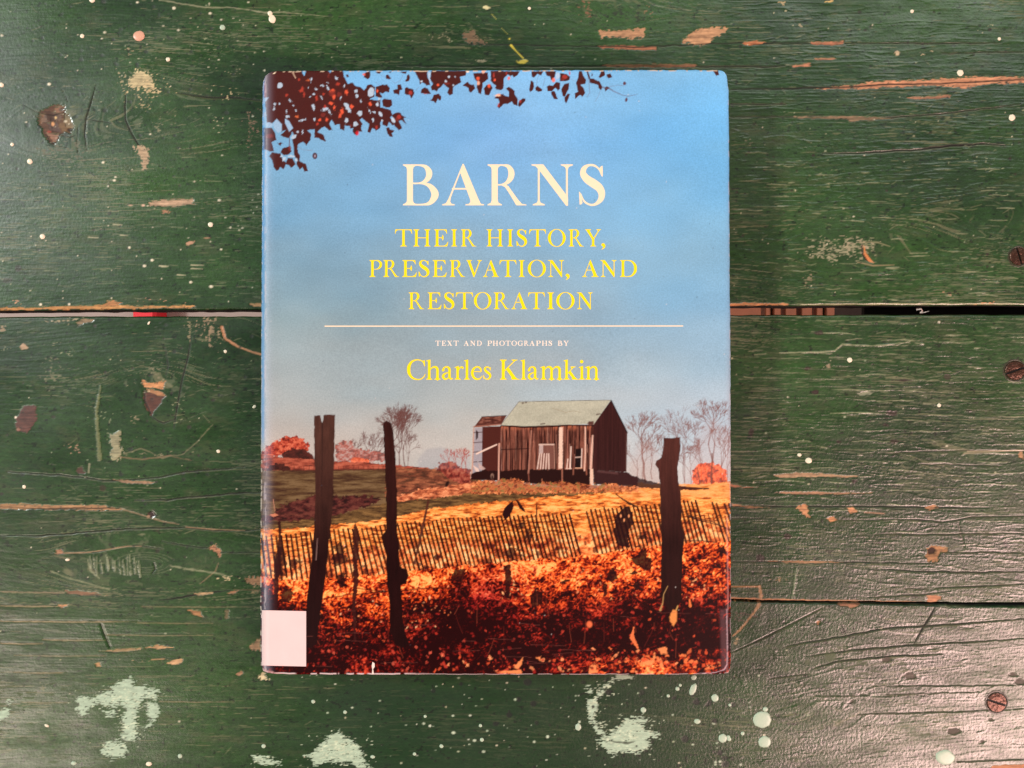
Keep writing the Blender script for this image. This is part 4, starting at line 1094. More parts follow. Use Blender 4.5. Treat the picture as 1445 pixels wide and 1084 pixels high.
    # straw
    noisepatch([(365, 748), (420, 745), (470, 740), (520, 736), (560, 728), (620, 716), (700, 708), (760, 702), (840, 697), (900, 690), (960, 686), (1031, 682), (1031, 800), (365, 850)],
               [(130, 58, 24), (206, 114, 48), (238, 150, 72), (250, 180, 104)], (11, 2.4), 323, 1, 2, con=1.05)
    noisepatch([(880, 690), (890, 680), (960, 684), (1031, 680), (1031, 702), (880, 704)], [(190, 110, 50), (228, 156, 86), (236, 170, 104)], (12, 2.2), 324, .8)
    # shadow of the barn
    cv.poly([(838, 668), (880, 668), (905, 676), (935, 684), (1000, 690), (960, 692), (905, 688), (838, 684)], (40, 16, 16), .92, jag=1.5, jf=(5, 3))
    cv.poly([(960, 686), (1000, 689), (980, 692), (960, 690)], (60, 26, 20), .9)
    paint_barn(rr)
    noisepatch([(664, 686), (690, 680), (720, 676), (750, 682), (790, 680), (840, 684), (880, 685), (880, 690), (800, 694), (664, 694)], [(90, 40, 26), (180, 100, 60), (120, 104, 56)], (4, 3), 325, .85, 3.5)
    paint_fence(rr)
    paint_litter(rr)


def paint_barn(rr):
    # lean-to
    cv.poly(cb([(60, 295), (128, 290), (128, 660), (40, 680)]), (148, 144, 150), 1)
    cv.poly(cb([(125, 285), (285, 280), (285, 700), (120, 665)]), (70, 32, 26), 1)
    cv.poly(cb([(120, 200), (330, 190), (285, 268), (50, 292)]), (84, 46, 38), 1)
    noisepatch(cb([(130, 205), (300, 198), (275, 250), (90, 262)]), [(60, 28, 24), (96, 54, 44), (140, 92, 76)], (5, 2), 330, .8, 1)
    cv.stroke(cb([(120, 200), (330, 190)]), .5, (40, 20, 18), .9); cv.stroke(cb([(50, 285), (285, 264)]), .8, (150, 100, 84), .9)
    cv.stroke(cb([(52, 300), (42, 600), (28, 720)]), [.9, 1, 1.2], (176, 138, 122), .95)
    for y in (335, 420, 500, 585): cv.stroke(cb([(50, y), (128, y - 5)]), .6, (60, 34, 32), .9)
    cv.poly(cb([(68, 310), (92, 330), (86, 380), (70, 400)]), (40, 22, 22), .9)
    cv.stroke(cb([(75, 515), (150, 480), (245, 437)]), [1.1, 1.2, .9], (216, 190, 174), .95)
    cv.poly(cb([(45, 610), (90, 640), (100, 672), (70, 668)]), (206, 184, 172), .95); cv.poly(cb([(90, 592), (150, 640), (130, 655), (95, 640)]), (184, 160, 152), .8)
    cv.poly(cb([(30, 680), (120, 655), (300, 660), (300, 745), (30, 735)]), (36, 14, 12), 1, jag=1)
    # front wall with upright boards
    def wall(X, Y):
        n = fbm(X / 1.6, Y / 60, 331, 3, .6); m = fbm(X / 2.2, Y / 14, 332, 3)
        a = np.clip((n - .5) * 3.0 + .45, 0, 1)[..., None]
        top = sm(-(Y - 603), -7, 2)[..., None] * sm(m, .45, .6)[..., None]
        c = lin((48, 18, 15)) * (1 - a) + lin((132, 80, 64)) * a
        c = c * (.65 + .8 * sm(fbm(X / 1.1, Y / 30, 337, 2), .4, .8)[..., None])
        return c * (1 - top * .7) + lin((176, 102, 72)) * top * .7
    cv.poly(cb([(285, 272), (1075, 268), (1072, 655), (285, 690)]), wall, 1)
    rb = random.Random(21)
    for _ in range(60):
        x = rb.uniform(290, 1065); y = rb.uniform(285, 480); l = rb.uniform(60, 330)
        cv.stroke(cb([(x, y), (x + rb.uniform(-3, 3), min(y + l, 642))]), rb.uniform(.25, .55), rb.choice([(156, 112, 96), (28, 11, 10), (120, 76, 62), (22, 9, 8)]), rb.uniform(.3, .8))
    cv.poly(cb([(275, 665), (330, 655), (430, 650), (530, 650), (1072, 645), (1072, 690), (1030, 810), (800, 795), (500, 760), (275, 760)]), (34, 13, 11), 1, jag=1)
    cv.poly(cb([(1068, 650), (1200, 660), (1350, 668), (1400, 700), (1445, 705), (1445, 785), (1250, 775), (1068, 770)]), (50, 26, 26), 1, jag=1)
    cv.poly(cb([(1100, 656), (1270, 672), (1280, 690), (1180, 680), (1100, 672)]), (92, 60, 58), .6, soft=2)
    cv.stroke(cb([(280, 480), (520, 470)]), .7, (34, 14, 12), .9)
    # gable end
    def gable(X, Y):
        n = fbm(X / 1.8, Y / 70, 333, 3, .6)[..., None]
        return lin((30, 12, 12)) * (1 - n) + lin((62, 30, 28)) * n
    cv.poly(cb([(1218, 58), (1356, 335), (1350, 668), (1070, 655), (1070, 262)]), gable, 1)
    cv.stroke(cb([(1218, 60), (1356, 335)]), .8, (30, 14, 14), 1); cv.stroke(cb([(1350, 340), (1346, 660)]), .5, (130, 100, 92), .5)
    # roof
    def roof(X, Y):
        n = fbm(X / 2, Y / 2, 334, 3)[..., None]; m = fbm(X / 24, Y / 10, 335, 3)[..., None]
        return lin((164, 166, 148)) * (.72 + .26 * n + .3 * m)
    cv.poly(cb([(435, 72), (1216, 58), (1070, 266), (1010, 262), (700, 274), (500, 284), (283, 270)]), roof, 1)
    cv.stroke(cb([(283, 276), (480, 288), (700, 282), (860, 272), (1070, 276)]), [.8, 1.3, 1.2, .8, .8], (36, 16, 14), 1)
    cv.poly(cb([(1010, 262), (1030, 242), (1068, 238), (1072, 268), (1040, 272)]), (74, 36, 30), .95, jag=.6)
    cv.stroke(cb([(435, 72), (1216, 58)]), .4, (70, 60, 52), .8); cv.stroke(cb([(283, 268), (435, 72)]), .4, (80, 66, 58), .7)
    cv.ell(*cb([(468, 84)])[0], 1.7, .9, (60, 28, 24), .9); cv.ell(*cb([(495, 78)])[0], 1.6, .9, (60, 28, 24), .9)
    cv.stroke(cb([(620, 262), (655, 258)]), .7, (60, 30, 26), .9); cv.stroke(cb([(1095, 180), (1125, 176)]), .8, (60, 30, 26), .9)
    cv.stroke(cb([(720, 125), (770, 140), (830, 165), (900, 150), (960, 160)]), .4, (130, 116, 92), .6, wob=1)
    # pale boards
    pb = lambda pts, w, c, a=1: cv.stroke(cb(pts), w, c, a)
    cv.poly(cb([(776, 290), (808, 290), (806, 642), (772, 642)]), (216, 184, 164), 1, jag=.3)
    pb([(540, 320), (530, 470), (516, 680)], [1, .9, 1.1], (150, 104, 88)); pb([(1000, 290), (1000, 480), (992, 655)], [1, 1.1, 1.1], (204, 164, 144))
    pb([(1062, 360), (1052, 520), (1045, 640)], [1.0, 1.6, 1.6], (206, 168, 150)); pb([(1042, 380), (1038, 600)], .6, (160, 112, 96), .8)
    cv.poly(cb([(1040, 645), (1064, 645), (1068, 720), (1060, 810), (1036, 815), (1038, 720)]), (210, 178, 156), 1, jag=.5)
    pb([(850, 310), (844, 560)], .7, (140, 90, 76), .8); pb([(268, 430), (264, 600), (262, 768)], [1.2, 1, 1.2], (190, 146, 128)); pb([(284, 300), (280, 450)], .7, (120, 76, 64), .8)
    pb([(802, 645), (802, 810)], [1.1, .8], (150, 96, 78), .8); pb([(898, 640), (896, 690)], 1, (130, 80, 64), .8); pb([(1008, 650), (1010, 690)], 1, (140, 84, 66), .8); pb([(516, 680), (520, 740)], .9, (120, 70, 56), .8)
    cv.poly(cb([(610, 432), (735, 434), (742, 640), (592, 645)]), (112, 74, 64), .9); cv.poly(cb([(607, 436), (640, 436), (640, 510), (605, 515)]), (176, 158, 152), .9)
    pb([(607, 436), (735, 436)], .7, (210, 184, 168)); pb([(735, 436), (740, 640)], .5, (170, 130, 112), .8)
    for x0, x1 in ((612, 592), (628, 618), (650, 640), (672, 664), (688, 690)): pb([(x0, 515), (x1, 642)], .75, (212, 188, 174), .95)
    cv.poly(cb([(918, 472), (972, 472), (966, 632), (914, 632)]), (22, 10, 10), 1); pb([(970, 472), (966, 632)], .8, (206, 180, 166)); pb([(916, 545), (970, 542)], .6, (200, 174, 160)); pb([(914, 636), (970, 636)], .7, (206, 160, 130))
    pb([(878, 455), (870, 640)], [.7, 1.1], (214, 190, 176)); pb([(850, 560), (842, 640)], .9, (206, 176, 160)); pb([(836, 640), (880, 640)], .6, (206, 176, 160)); pb([(908, 520), (904, 640)], .6, (130, 84, 72), .8)
    cv.ell(*cb([(208, 705)])[0], 2.4, 4, (150, 120, 104), .6); cv.ell(*cb([(208, 715)])[0], 1.4, 2.8, (36, 14, 12), .9)
    cv.ell(631, 683, 2.2, 5, (28, 12, 12), .95, rot=.4)
    for (x, y) in ((366, 720), (630, 730), (656, 770)): pb([(x, y), (x + 3, y + 55)], .6, (170, 110, 80), .7)
    noisepatch(cb([(40, 760), (160, 735), (240, 780), (330, 745), (430, 725), (480, 770), (560, 790), (700, 785), (780, 800), (880, 770), (930, 800), (1040, 815), (1150, 785), (1230, 770), (1445, 800), (1445, 840), (40, 860)]), [(96, 40, 24), (196, 112, 66), (228, 152, 98)], (2.6, 3), 336, .9, 2.5)


FENCE_TOP = ([365, 398, 440, 478, 500, 545, 564, 640, 700, 760, 806, 822, 860, 930, 961, 1000, 1031], [758, 756, 752, 748, 746, 742, 739, 733, 730, 727, 726, 722, 717, 713, 708, 708, 712])
FENCE_BOT = ([365, 384, 466, 536, 595, 666, 700, 770, 818, 876, 930, 990, 1031], [812, 820, 818, 813, 806, 800, 797, 791, 787, 780, 772, 768, 768])


def paint_fence(rr):
    # ground behind the pickets turns redder towards the bottom
    xs = list(range(365, 1035, 15))
    top = [(x, np.interp(x, *FENCE_TOP) + 30) for x in xs]; bot = [(x, np.interp(x, *FENCE_BOT) + 4) for x in xs[::-1]]
    noisepatch(top + bot, [(110, 34, 20), (204, 96, 46), (242, 150, 84), (254, 196, 130)], (9, 7), 340, .92, 3, soft=14)
    x = 362.0
    while x < 1034:
        t = np.interp(x, *FENCE_TOP) + rr.uniform(-1.6, 1.6)
        sl = np.interp(x, [365, 470, 520, 600, 820, 960, 1031], [.12, .17, .28, .27, .27, .26, .36])
        b = np.interp(x + 18, *FENCE_BOT) + rr.uniform(-3, 3)
        skip = 806 < x < 824 or (985 < x < 1000) or (1015 < x < 1023 and rr.random() < .5)
        if not skip:
            dx = (b - t) * sl
            w = rr.uniform(1.5, 1.85)
            cv.stroke([(x, t), (x + dx * .5, (t + b) / 2), (x + dx, b)], [w * .85, w, w * .85], (32, 8, 8), rr.uniform(.88, 1), jag=.35, seed=rr.randint(1, 60))
        elif x > 980: cv.stroke([(x + 6, t + 18), (x + 18, t + 60)], 1.1, (70, 24, 20), .8)
        x += np.interp(x, [365, 470, 540, 700, 1031], [7.0, 6.6, 6.2, 6.0, 5.9]) + rr.uniform(-.35, .35)
    for k, al in ((12, .22), (27, .16), (40, .25), (54, .2)):
        pts = [(x, np.interp(x, *FENCE_TOP) + k + math.sin(x / 31 + k) * 1.3) for x in range(365, 960, 12)]
        cv.stroke(pts, .65, (66, 20, 18), al, wob=1.5, seed=k)
    cv.stroke([(975, 728), (990, 733), (1005, 737), (1031, 748)], [1, .8, .8, .8], (60, 20, 18), .85, wob=2); cv.stroke([(964, 762), (1000, 765), (1031, 770)], [1, 1.2, 1.4], (60, 20, 18), .8, wob=2)
    # rubbish of leaves hanging in the fence
    D = (34, 10, 12)
    for k in range(75):
        x = rr.uniform(368, 930); t = np.interp(x, *FENCE_TOP); b = np.interp(x, *FENCE_BOT)
        y = t + (b - t) * rr.uniform(.45, 1) ** .8
        cv.ell(x, y, rr.uniform(1.2, 4), rr.uniform(1.2, 4), (56, 16, 16), .75, jag=1.5, seed=k)
    for x, y, a, b in ((395, 795, 8, 20), (415, 795, 6, 7), (478, 790, 10, 10), (480, 775, 8, 8), (384, 830, 14, 12), (745, 755, 5, 8), (736, 742, 4, 5), (722, 780, 8, 10), (715, 800, 7, 6)):
        cv.ell(x, y, a, b, D, .85, jag=4, seed=int(x))
    cv.poly(q5([(35, 790), (55, 745), (100, 708), (106, 750), (85, 795), (52, 826)]), D, 1, jag=.6)
    cv.poly(q5([(118, 700), (140, 715), (165, 750), (178, 776), (160, 772), (140, 755)]), D, 1, jag=.6)
    cv.poly(q5([(725, 790), (760, 745), (790, 742), (815, 780), (832, 850), (808, 850), (795, 900), (800, 985), (750, 980), (722, 965), (705, 880)]), D, .97, jag=2.2, jf=(4, 4))
    for pt in ((748, 800), (768, 825), (796, 800)): cv.ell(*q5([pt])[0], 1.2, 2.2, (226, 150, 100), .9)
    cv.stroke(q5([(720, 670), (760, 700), (800, 725), (845, 745)]), [.8, 1.2, 2, .8], D, .95, jag=.8)
    cv.stroke(q5([(243, 735), (243, 830), (240, 950)]), [1, 1, .9], D, .9); cv.stroke(q5([(1160, 800), (1210, 825), (1280, 840), (1380, 870)]), [1.8, .9, .7, .6], D, .9)
    cv.poly(q5([(840, 920), (900, 905), (910, 935), (870, 945)]), D, .9, jag=1.4)


def paint_litter(rr):
    xs = list(range(362, 1036, 12))
    bot = [(x, np.interp(x, *FENCE_BOT) - 2) for x in xs]
    # fallen leaves: curled bright edges over dark gaps, thinning into a dark thicket toward the bottom
    lx = [362, 384, 400, 440, 500, 560, 610, 640, 670, 700, 730, 780, 840, 900, 930, 980, 1036]
    ly = [822, 836, 862, 884, 896, 888, 874, 850, 846, 856, 862, 858, 852, 846, 842, 844, 838]
    def litter(X, Y):
        yf = np.interp(X, *FENCE_BOT); yd = np.interp(X, lx, ly)
        t = (Y - yf) / np.maximum(yd - yf, 8)
        big = fbm(X / 34, Y / 20, 350, 3)
        wx = X + (fbm(X / 9, Y / 9, 352, 2) - .5) * 7; wy = Y + (fbm(X / 9, Y / 9, 354, 2) - .5) * 6
        r1 = 1 - np.abs(2 * fbm(wx / 5.2, wy / 4.4, 356, 2) - 1) * 2.6
        r2 = fbm(wx / 2.6, wy / 2.1, 358, 2)
        br = 1.03 - .34 * sm(t, 0, .9) - .40 * sm(t, .75, 1.45)
        br = br + .50 * sm(Y, 905, 940) * sm(X, 800, 880) * (.3 + big) + .16 * sm(Y, 925, 948)
        r3 = fbm(X / 1.9, Y / 1.7, 361, 2); r4 = fbm(X / 11, Y / 8, 363, 3)
        v = np.clip(r1 * .30 + r2 * .72 + r3 * .35 + r4 * .7 - .72 + (br - .62) * .95 + (big - .5) * .9, 0, 1)
        pal = np.array([lin(c) for c in ((30, 3, 4), (60, 8, 5), (128, 30, 12), (210, 78, 28), (240, 122, 52), (250, 176, 98))])
        red = np.array([lin(c) for c in ((32, 3, 4), (56, 5, 5), (104, 16, 12), (164, 38, 30), (198, 66, 50), (226, 120, 90))])
        k = v ** 1.15 * 4.999; i = np.floor(k).astype(int); f = (k - i)[..., None]
        o = pal[i] * (1 - f) + pal[i + 1] * f; q = red[i] * (1 - f) + red[i + 1] * f
        m = np.clip(sm(t, .7, 1.25) * (1 - .8 * sm(Y, 905, 940) * sm(X, 800, 880)) * .8 + .9 * np.exp(-((X - 690) / 42) ** 2 - ((Y - 838) / 34) ** 2), 0, 1)[..., None]
        return o * (1 - m) + q * m
    cv.poly(bot + [(1036, 965), (362, 965)], litter, 1, jag=3, jf=(5, 3), seed=9)
    # highlights in the dark foreground
    def dab(x0, y0, x1, y1, n, cols, s=(1.1, 3.2), seed=1):
        r2 = random.Random(seed)
        for _ in range(n):
            x = r2.uniform(x0, x1); y = r2.uniform(y0, y1); a = r2.uniform(*s)
            cv.ell(x, y, a * r2.uniform(.7, 1.5), a * r2.uniform(.5, 1.1), r2.choice(cols), r2.uniform(.55, .95), rot=r2.uniform(0, 3), jag=a * .5, seed=r2.randint(1, 50), soft=1.6)
    O = [(226, 110, 62), (236, 146, 96), (200, 78, 44), (170, 46, 34)]; Rd = [(150, 34, 28), (120, 22, 20), (176, 58, 42)]
    dab(440, 820, 640, 886, 150, O + [(250, 190, 140)], (.6, 1.5), 2); dab(700, 800, 1025, 846, 200, O + [(250, 180, 120)], (.6, 1.5), 3)
    dab(440, 860, 620, 905, 80, O[2:] + Rd, (.9, 2.2), 4); dab(430, 910, 640, 948, 70, Rd + [(190, 80, 60)], (.9, 2.4), 5); dab(620, 850, 800, 948, 50, Rd, (.9, 2.6), 6)
    dab(830, 915, 1025, 950, 60, O, (1, 2.4), 7); dab(700, 930, 830, 950, 26, O, (1, 2.6), 8); dab(860, 850, 1020, 915, 50, Rd + O[2:], (.9, 2.4), 9); dab(600, 925, 700, 950, 22, O[1:], (.9, 2.2), 10)
    dab(640, 800, 760, 870, 40, Rd + O[2:], (1, 2.8), 11); dab(700, 855, 800, 905, 26, [(150, 44, 34)], (.8, 1.8), 12)
    # dark leaf silhouettes over the litter
    D = (34, 8, 8)
    for pts in ([(805, 205), (850, 180), (868, 150), (900, 148), (905, 195), (935, 205), (930, 262), (905, 282), (870, 262), (850, 250)], [(665, 300), (700, 255), (715, 285), (730, 325), (690, 350), (668, 332)],
                [(385, 350), (430, 325), (440, 335), (410, 362)], [(800, 295), (830, 270), (850, 292), (815, 305)], [(820, 360), (850, 335), (865, 390), (835, 395)], [(50, 250), (85, 240), (95, 330), (75, 450), (60, 440)],
                [(205, 430), (235, 390), (275, 410), (275, 480), (215, 500)], [(640, 350), (670, 360), (665, 420), (645, 440)], [(1290, 260), (1340, 230), (1345, 262)], [(1330, 140), (1370, 130), (1380, 180), (1340, 180)]):
        cv.poly(q7(pts), D, .95, jag=1.3, jf=(3, 3))
    for pts in ([(150, 430), (170, 385), (220, 380), (230, 420), (200, 470), (160, 465)], [(190, 510), (225, 470), (245, 510)], [(1170, 330), (1200, 265), (1260, 270), (1250, 350)], [(480, 310), (540, 285), (540, 370), (510, 380)]):
        cv.poly(q6(pts), D, .92, jag=1.6, jf=(3, 3))
    for pts, w in (([(604, 380), (700, 395), (800, 400)], .8), ([(605, 420), (690, 410), (800, 400), (1010, 385), (1180, 385)], 1.0), ([(380, 450), (520, 430), (600, 415)], .9), ([(940, 520), (1100, 520), (1240, 480)], .8)):
        cv.stroke(q6(pts), w, D, .75, wob=1.5)
    for k in range(46):
        x = rr.uniform(440, 1020); y = rr.uniform(835, 935); l = rr.uniform(10, 38); a = rr.uniform(-.5, .5)
        cv.stroke([(x, y), (x + l * a * .6, y - l * .5), (x + l * a, y - l)], [.6, .5, .3], rr.choice([(90, 26, 20), (120, 50, 34), (30, 6, 6)]), .6)
    # posts
    def post(pts, seed, c1=(70, 42, 34), c2=(30, 8, 8)):
        ys = [p[1] for p in pts]; y0, y1 = min(ys), max(ys)
        def fn(X, Y):
            t = np.clip((Y - y0) / (y1 - y0) * 1.9 - .15, 0, 1)[..., None]
            n = fbm(X / 2.4, Y / 40, seed, 4, .6)[..., None]; k = fbm(X / 9, Y / 18, seed + 3, 3)[..., None]
            return (lin(c1) * (1 - t) + lin(c2) * t) * (.45 + .7 * n + .4 * k)
        cv.poly(pts, fn, 1, jag=.7, jf=(5, 9), seed=seed)
    cv.stroke(q4([(600, 850), (602, 900), (605, 1000), (600, 1084)]) + q6([(605, 350), (592, 450), (595, 560), (600, 700)]), [1.6, 4.2, 4.2, 3.4, 3.6, 2.6, 2.2, 1.2], (52, 18, 16), .97, jag=1.6)
    cv.stroke(q4([(1038, 712), (1020, 800), (985, 960), (955, 1084)]), [1.6, 1.8, 1.6, 1.2], (70, 34, 26), .95, jag=.5)
    cv.stroke(q4([(146, 840), (148, 900), (150, 1000), (130, 1084)]) + [(390, 830), (388, 870)], [1.6, 2, 3, 4, 3.4, 2.5], (44, 16, 16), .95, jag=1.5)
    cv.stroke(q4([(108, 700), (118, 770)]), .5, (190, 130, 104), .7); cv.poly(q4([(85, 792), (120, 785), (142, 795), (110, 806)]), (206, 130, 96), .8)
    post([(443.5, 587), (452, 586.5), (454.5, 597), (457, 586), (465, 585), (473, 585.5), (472.5, 610), (471, 660), (470, 705), (467, 740), (464, 770), (459, 815), (455, 845), (450, 880), (447, 908), (438, 915), (432, 912), (432, 860), (436, 815), (440, 790), (443, 745), (445, 700), (443.5, 640)], 360)
    cv.stroke([(455, 597), (455, 640), (453, 700)], [.9, .5, .3], (40, 22, 20), .8); cv.stroke([(448, 760), (446, 790)], [.5, .8], (140, 110, 104), .6)
    post([(541, 596), (546, 594), (552, 597), (555, 612), (558, 640), (560, 690), (560, 745), (563, 765), (564, 800), (574, 804), (577, 812), (573, 824), (566, 826), (568, 870), (572, 895), (577, 908), (570, 914), (558, 911), (550, 890), (550, 850), (546, 820), (545, 785), (540, 768), (538, 758), (545, 748), (545, 700), (543, 650), (541.5, 620)], 364, (46, 18, 14), (28, 6, 6))
    post([(936, 617.5), (948, 618), (960, 617), (960, 635), (956, 660), (957, 680), (961, 700), (962, 722), (961, 742), (966, 752), (965, 766), (963, 790), (962, 830), (962, 846), (955, 860), (944, 862), (936, 848), (933, 830), (933, 790), (934, 760), (932, 720), (931, 680), (929, 662), (925, 655), (926, 650), (934, 645), (936, 630)], 368, (72, 38, 32), (34, 12, 10))
    # lit weeds at the right post
    cv.poly(q7([(1040, 555), (1060, 510), (1085, 520), (1085, 580), (1065, 610), (1045, 585)]), (220, 140, 74), .9, jag=.8, soft=2.5)
    cv.stroke(q7([(1090, 490), (1080, 515)]), 1, (190, 150, 84), .8); cv.stroke(q7([(985, 515), (1000, 470), (1005, 420), (1030, 370)]), [1.6, .8, .6, .5], (176, 140, 88), .75)
    cv.stroke(q7([(1165, 490), (1160, 450)]), [2, 1], (226, 120, 62), .85); cv.stroke(q7([(1200, 445), (1235, 455), (1230, 475)]), 1.1, (200, 76, 50), .8)
    cv.ell(*q7([(560, 600)])[0], 4, 4.6, (224, 110, 68), .9, soft=3); cv.stroke(q7([(825, 620), (815, 680), (850, 740)]), [.8, 3, 1.5], (230, 120, 70), .85, jag=1)
    for pts in ([(860, 835), (900, 810), (935, 820), (950, 760), (960, 800), (930, 850)], [(970, 745), (1020, 735), (1025, 775), (990, 780)], [(980, 860), (985, 800), (1000, 830), (1000, 860)], [(555, 900), (560, 850), (590, 830), (610, 890)],
                [(0, 890), (60, 880), (150, 870), (155, 895)], [(105, 860), (160, 800), (155, 840), (130, 870)], [(240, 800), (270, 790), (265, 815)]):
        cv.poly(q7(pts), (232, 140, 84), .88, jag=1, soft=2.4)
    for k in range(60):
        r2 = rr; x = r2.uniform(830, 1022); y = r2.uniform(925, 949)
        cv.ell(x, y, r2.uniform(1, 3.4), r2.uniform(1, 2.6), r2.choice([(214, 84, 46), (236, 124, 70), (90, 16, 12)]), .8, jag=1.2, soft=2, seed=k)


def paint_leaves():
    B = (66, 30, 28)
    def leafc(X, Y):
        n = fbm(X / 7, Y / 7, 370, 3)[..., None]
        return lin((58, 26, 24)) * (1.5 - n) * .9 + lin((96, 38, 34)) * (n * .35)
    lf = lambda pts, jag=.5: cv.poly(pts, leafc, 1, jag=jag, jf=(3, 3), seed=8)
    sky = (142, 176, 206)
    # big mass, upper left
    lf(c3([(0, 0), (430, 0), (432, 60), (450, 82), (470, 20), (684, 20), (706, 62), (728, 20), (830, 20), (842, 90), (870, 150), (880, 168), (925, 150), (960, 188), (1005, 195), (1040, 225), (1062, 200), (1070, 180), (1105, 168), (1150, 195), (1140, 290),
           (1100, 315), (1160, 330), (1200, 320), (1200, 600), (1160, 622), (1122, 600), (1100, 648), (1076, 640), (1090, 560), (1020, 500), (1000, 520), (1025, 560), (1010, 600), (1025, 640), (985, 630), (970, 678), (925, 640), (935, 600), (905, 605), (900, 580), (850, 575), (842, 625), (800, 612), (798, 560),
           (750, 572), (720, 515), (695, 560), (730, 622), (690, 622), (650, 585), (620, 598), (580, 640), (640, 665), (662, 732), (620, 720), (590, 700), (552, 692), (550, 612), (480, 622), (518, 660), (515, 710), (472, 772), (440, 735), (385, 760), (350, 720), (325, 690), (345, 665), (330, 640), (300, 700),
           (240, 685), (215, 670), (270, 620), (230, 630), (235, 560), (210, 560), (180, 508), (150, 540), (130, 560), (80, 545), (70, 430), (60, 300), (0, 320)]), .6)
    lf(c3([(20, 600), (130, 598), (160, 645), (175, 715), (130, 740), (150, 830), (110, 830), (70, 812), (0, 830)]))
    lf(c3([(105, 880), (130, 838), (185, 850), (215, 850), (235, 910), (270, 940), (262, 975), (245, 1008), (212, 985), (200, 1012), (175, 1022), (150, 985), (135, 920)]))
    lf(c3([(330, 700), (385, 740), (385, 830), (410, 880), (400, 925), (465, 955), (490, 1028), (450, 1028), (432, 985), (405, 1010), (375, 960), (380, 915), (350, 870), (345, 790)]))
    lf(c3([(235, 800), (300, 780), (325, 830), (300, 860), (250, 870), (215, 840)])); lf(c3([(285, 900), (335, 895), (362, 958), (320, 998), (300, 965), (262, 960)]))
    lf(c3([(195, 755), (220, 738), (245, 755), (225, 758), (215, 778)])); cv.ell(*c3([(555, 875)])[0], 3.4, 4.6, (70, 36, 42), .95); cv.ell(*c3([(556, 876)])[0], 1.1, 1.8, (170, 160, 176), .8)
    lf(c3([(1040, 60), (1100, 40), (1100, 100), (1080, 120), (1040, 100)])); lf(c3([(858, 75), (880, 70), (890, 95), (870, 100)]))
    # sky holes
    for x, y, a, b, r in ((208, 180, 22, 30, 0), (518, 122, 10, 22, 0), (765, 105, 10, 18, -.6), (630, 182, 16, 9, .3), (566, 215, 12, 12, 0), (160, 368, 12, 15, 0), (152, 412, 10, 18, 0), (308, 330, 14, 9, .4), (368, 432, 8, 9, 0), (283, 485, 22, 12, 0),
                          (432, 521, 32, 10, -.2), (542, 392, 14, 30, -.3), (652, 415, 30, 14, -.2), (700, 445, 9, 24, -.5), (550, 515, 12, 14, 0), (872, 385, 20, 42, -.5), (895, 430, 18, 16, 0), (995, 452, 22, 26, -.4), (962, 235, 12, 14, 0), (968, 285, 12, 16, 0),
                          (868, 525, 16, 26, .3), (105, 572, 34, 24, 0), (1108, 250, 30, 50, .3), (1170, 362, 12, 16, 0), (1130, 520, 9, 16, 0), (250, 905, 20, 18, 0), (320, 880, 34, 12, 0), (372, 912, 14, 14, 0), (348, 685, 34, 18, -.4), (510, 290, 10, 10, 0),
                          (545, 262, 14, 9, .3), (620, 300, 7, 18, -.6), (680, 200, 9, 22, -.5), (682, 156, 8, 8, 0), (845, 185, 7, 12, 0), (1010, 335, 9, 12, 0), (340, 378, 7, 8, 0), (65, 460, 12, 34, 0), (30, 400, 14, 90, 0), (955, 560, 22, 24, .5), (1145, 445, 18, 8, 0), (228, 875, 10, 10, 0),
                          (205, 360, 6, 9, 0), (490, 200, 5, 6, 0), (810, 310, 6, 18, .2), (1095, 430, 5, 20, -.5), (275, 440, 5, 12, 0), (384, 640, 12, 8, 0), (432, 640, 6, 20, 0), (1189, 300, 8, 30, 0)):
        p = c3([(x, y)])[0]; cv.ell(p[0], p[1], max(a / 7, .9), max(b / 7, .9), (168, 190, 208) if x > 150 else sky, .95, rot=r, jag=1.1, seed=int(x) % 50)
    cv.poly(c3([(20, 305), (100, 298), (60, 350), (20, 390)]), sky, 1); cv.poly(c3([(145, 555), (178, 508), (235, 570), (235, 625), (190, 650), (150, 600)]), sky, 1); cv.poly(c3([(258, 505), (300, 530), (340, 600), (300, 640), (262, 560)]), sky, 1)
    cv.stroke(c3([(232, 560), (228, 640)]), .5, (80, 44, 44), .9); cv.stroke(c3([(262, 560), (300, 640)]), .5, (80, 44, 44), .9); cv.stroke(c3([(302, 690), (305, 780)]), .6, (90, 64, 72), .9); cv.stroke(c3([(385, 780), (430, 812), (530, 822)]), .45, (120, 130, 150), .7)
    # sunlit orange leaves
    for x, y, a, b, c in ((395, 125, 12, 16, 0), (487, 130, 14, 9, 1), (432, 222, 18, 30, 0), (448, 270, 14, 20, 0), (722, 235, 30, 20, 2), (738, 292, 18, 30, 2), (716, 357, 26, 16, 2), (748, 396, 10, 20, 2), (868, 250, 16, 26, 2), (640, 266, 10, 12, 0), (570, 305, 12, 32, 0),
                          (780, 165, 20, 14, 0), (795, 265, 24, 34, 3), (915, 386, 22, 26, 2), (820, 440, 18, 34, 2), (800, 480, 12, 22, 2), (602, 522, 20, 14, 2), (672, 515, 14, 24, 2), (372, 486, 20, 12, 1), (1168, 238, 14, 14, 2), (1102, 362, 16, 18, 2), (655, 385, 18, 14, 0),
                          (110, 680, 46, 26, 3), (310, 800, 16, 26, 3), (970, 650, 20, 22, 4), (275, 278, 14, 14, 0), (720, 255, 40, 30, 3), (580, 560, 14, 14, 0), (1045, 70, 16, 18, 2), (910, 575, 12, 14, 3), (630, 470, 30, 24, 3), (690, 80, 10, 24, 3), (1160, 590, 10, 12, 0), (415, 235, 16, 12, 0)):
        col = [(168, 60, 46), (206, 104, 62), (226, 92, 62), (112, 44, 38), (206, 36, 48)][c]
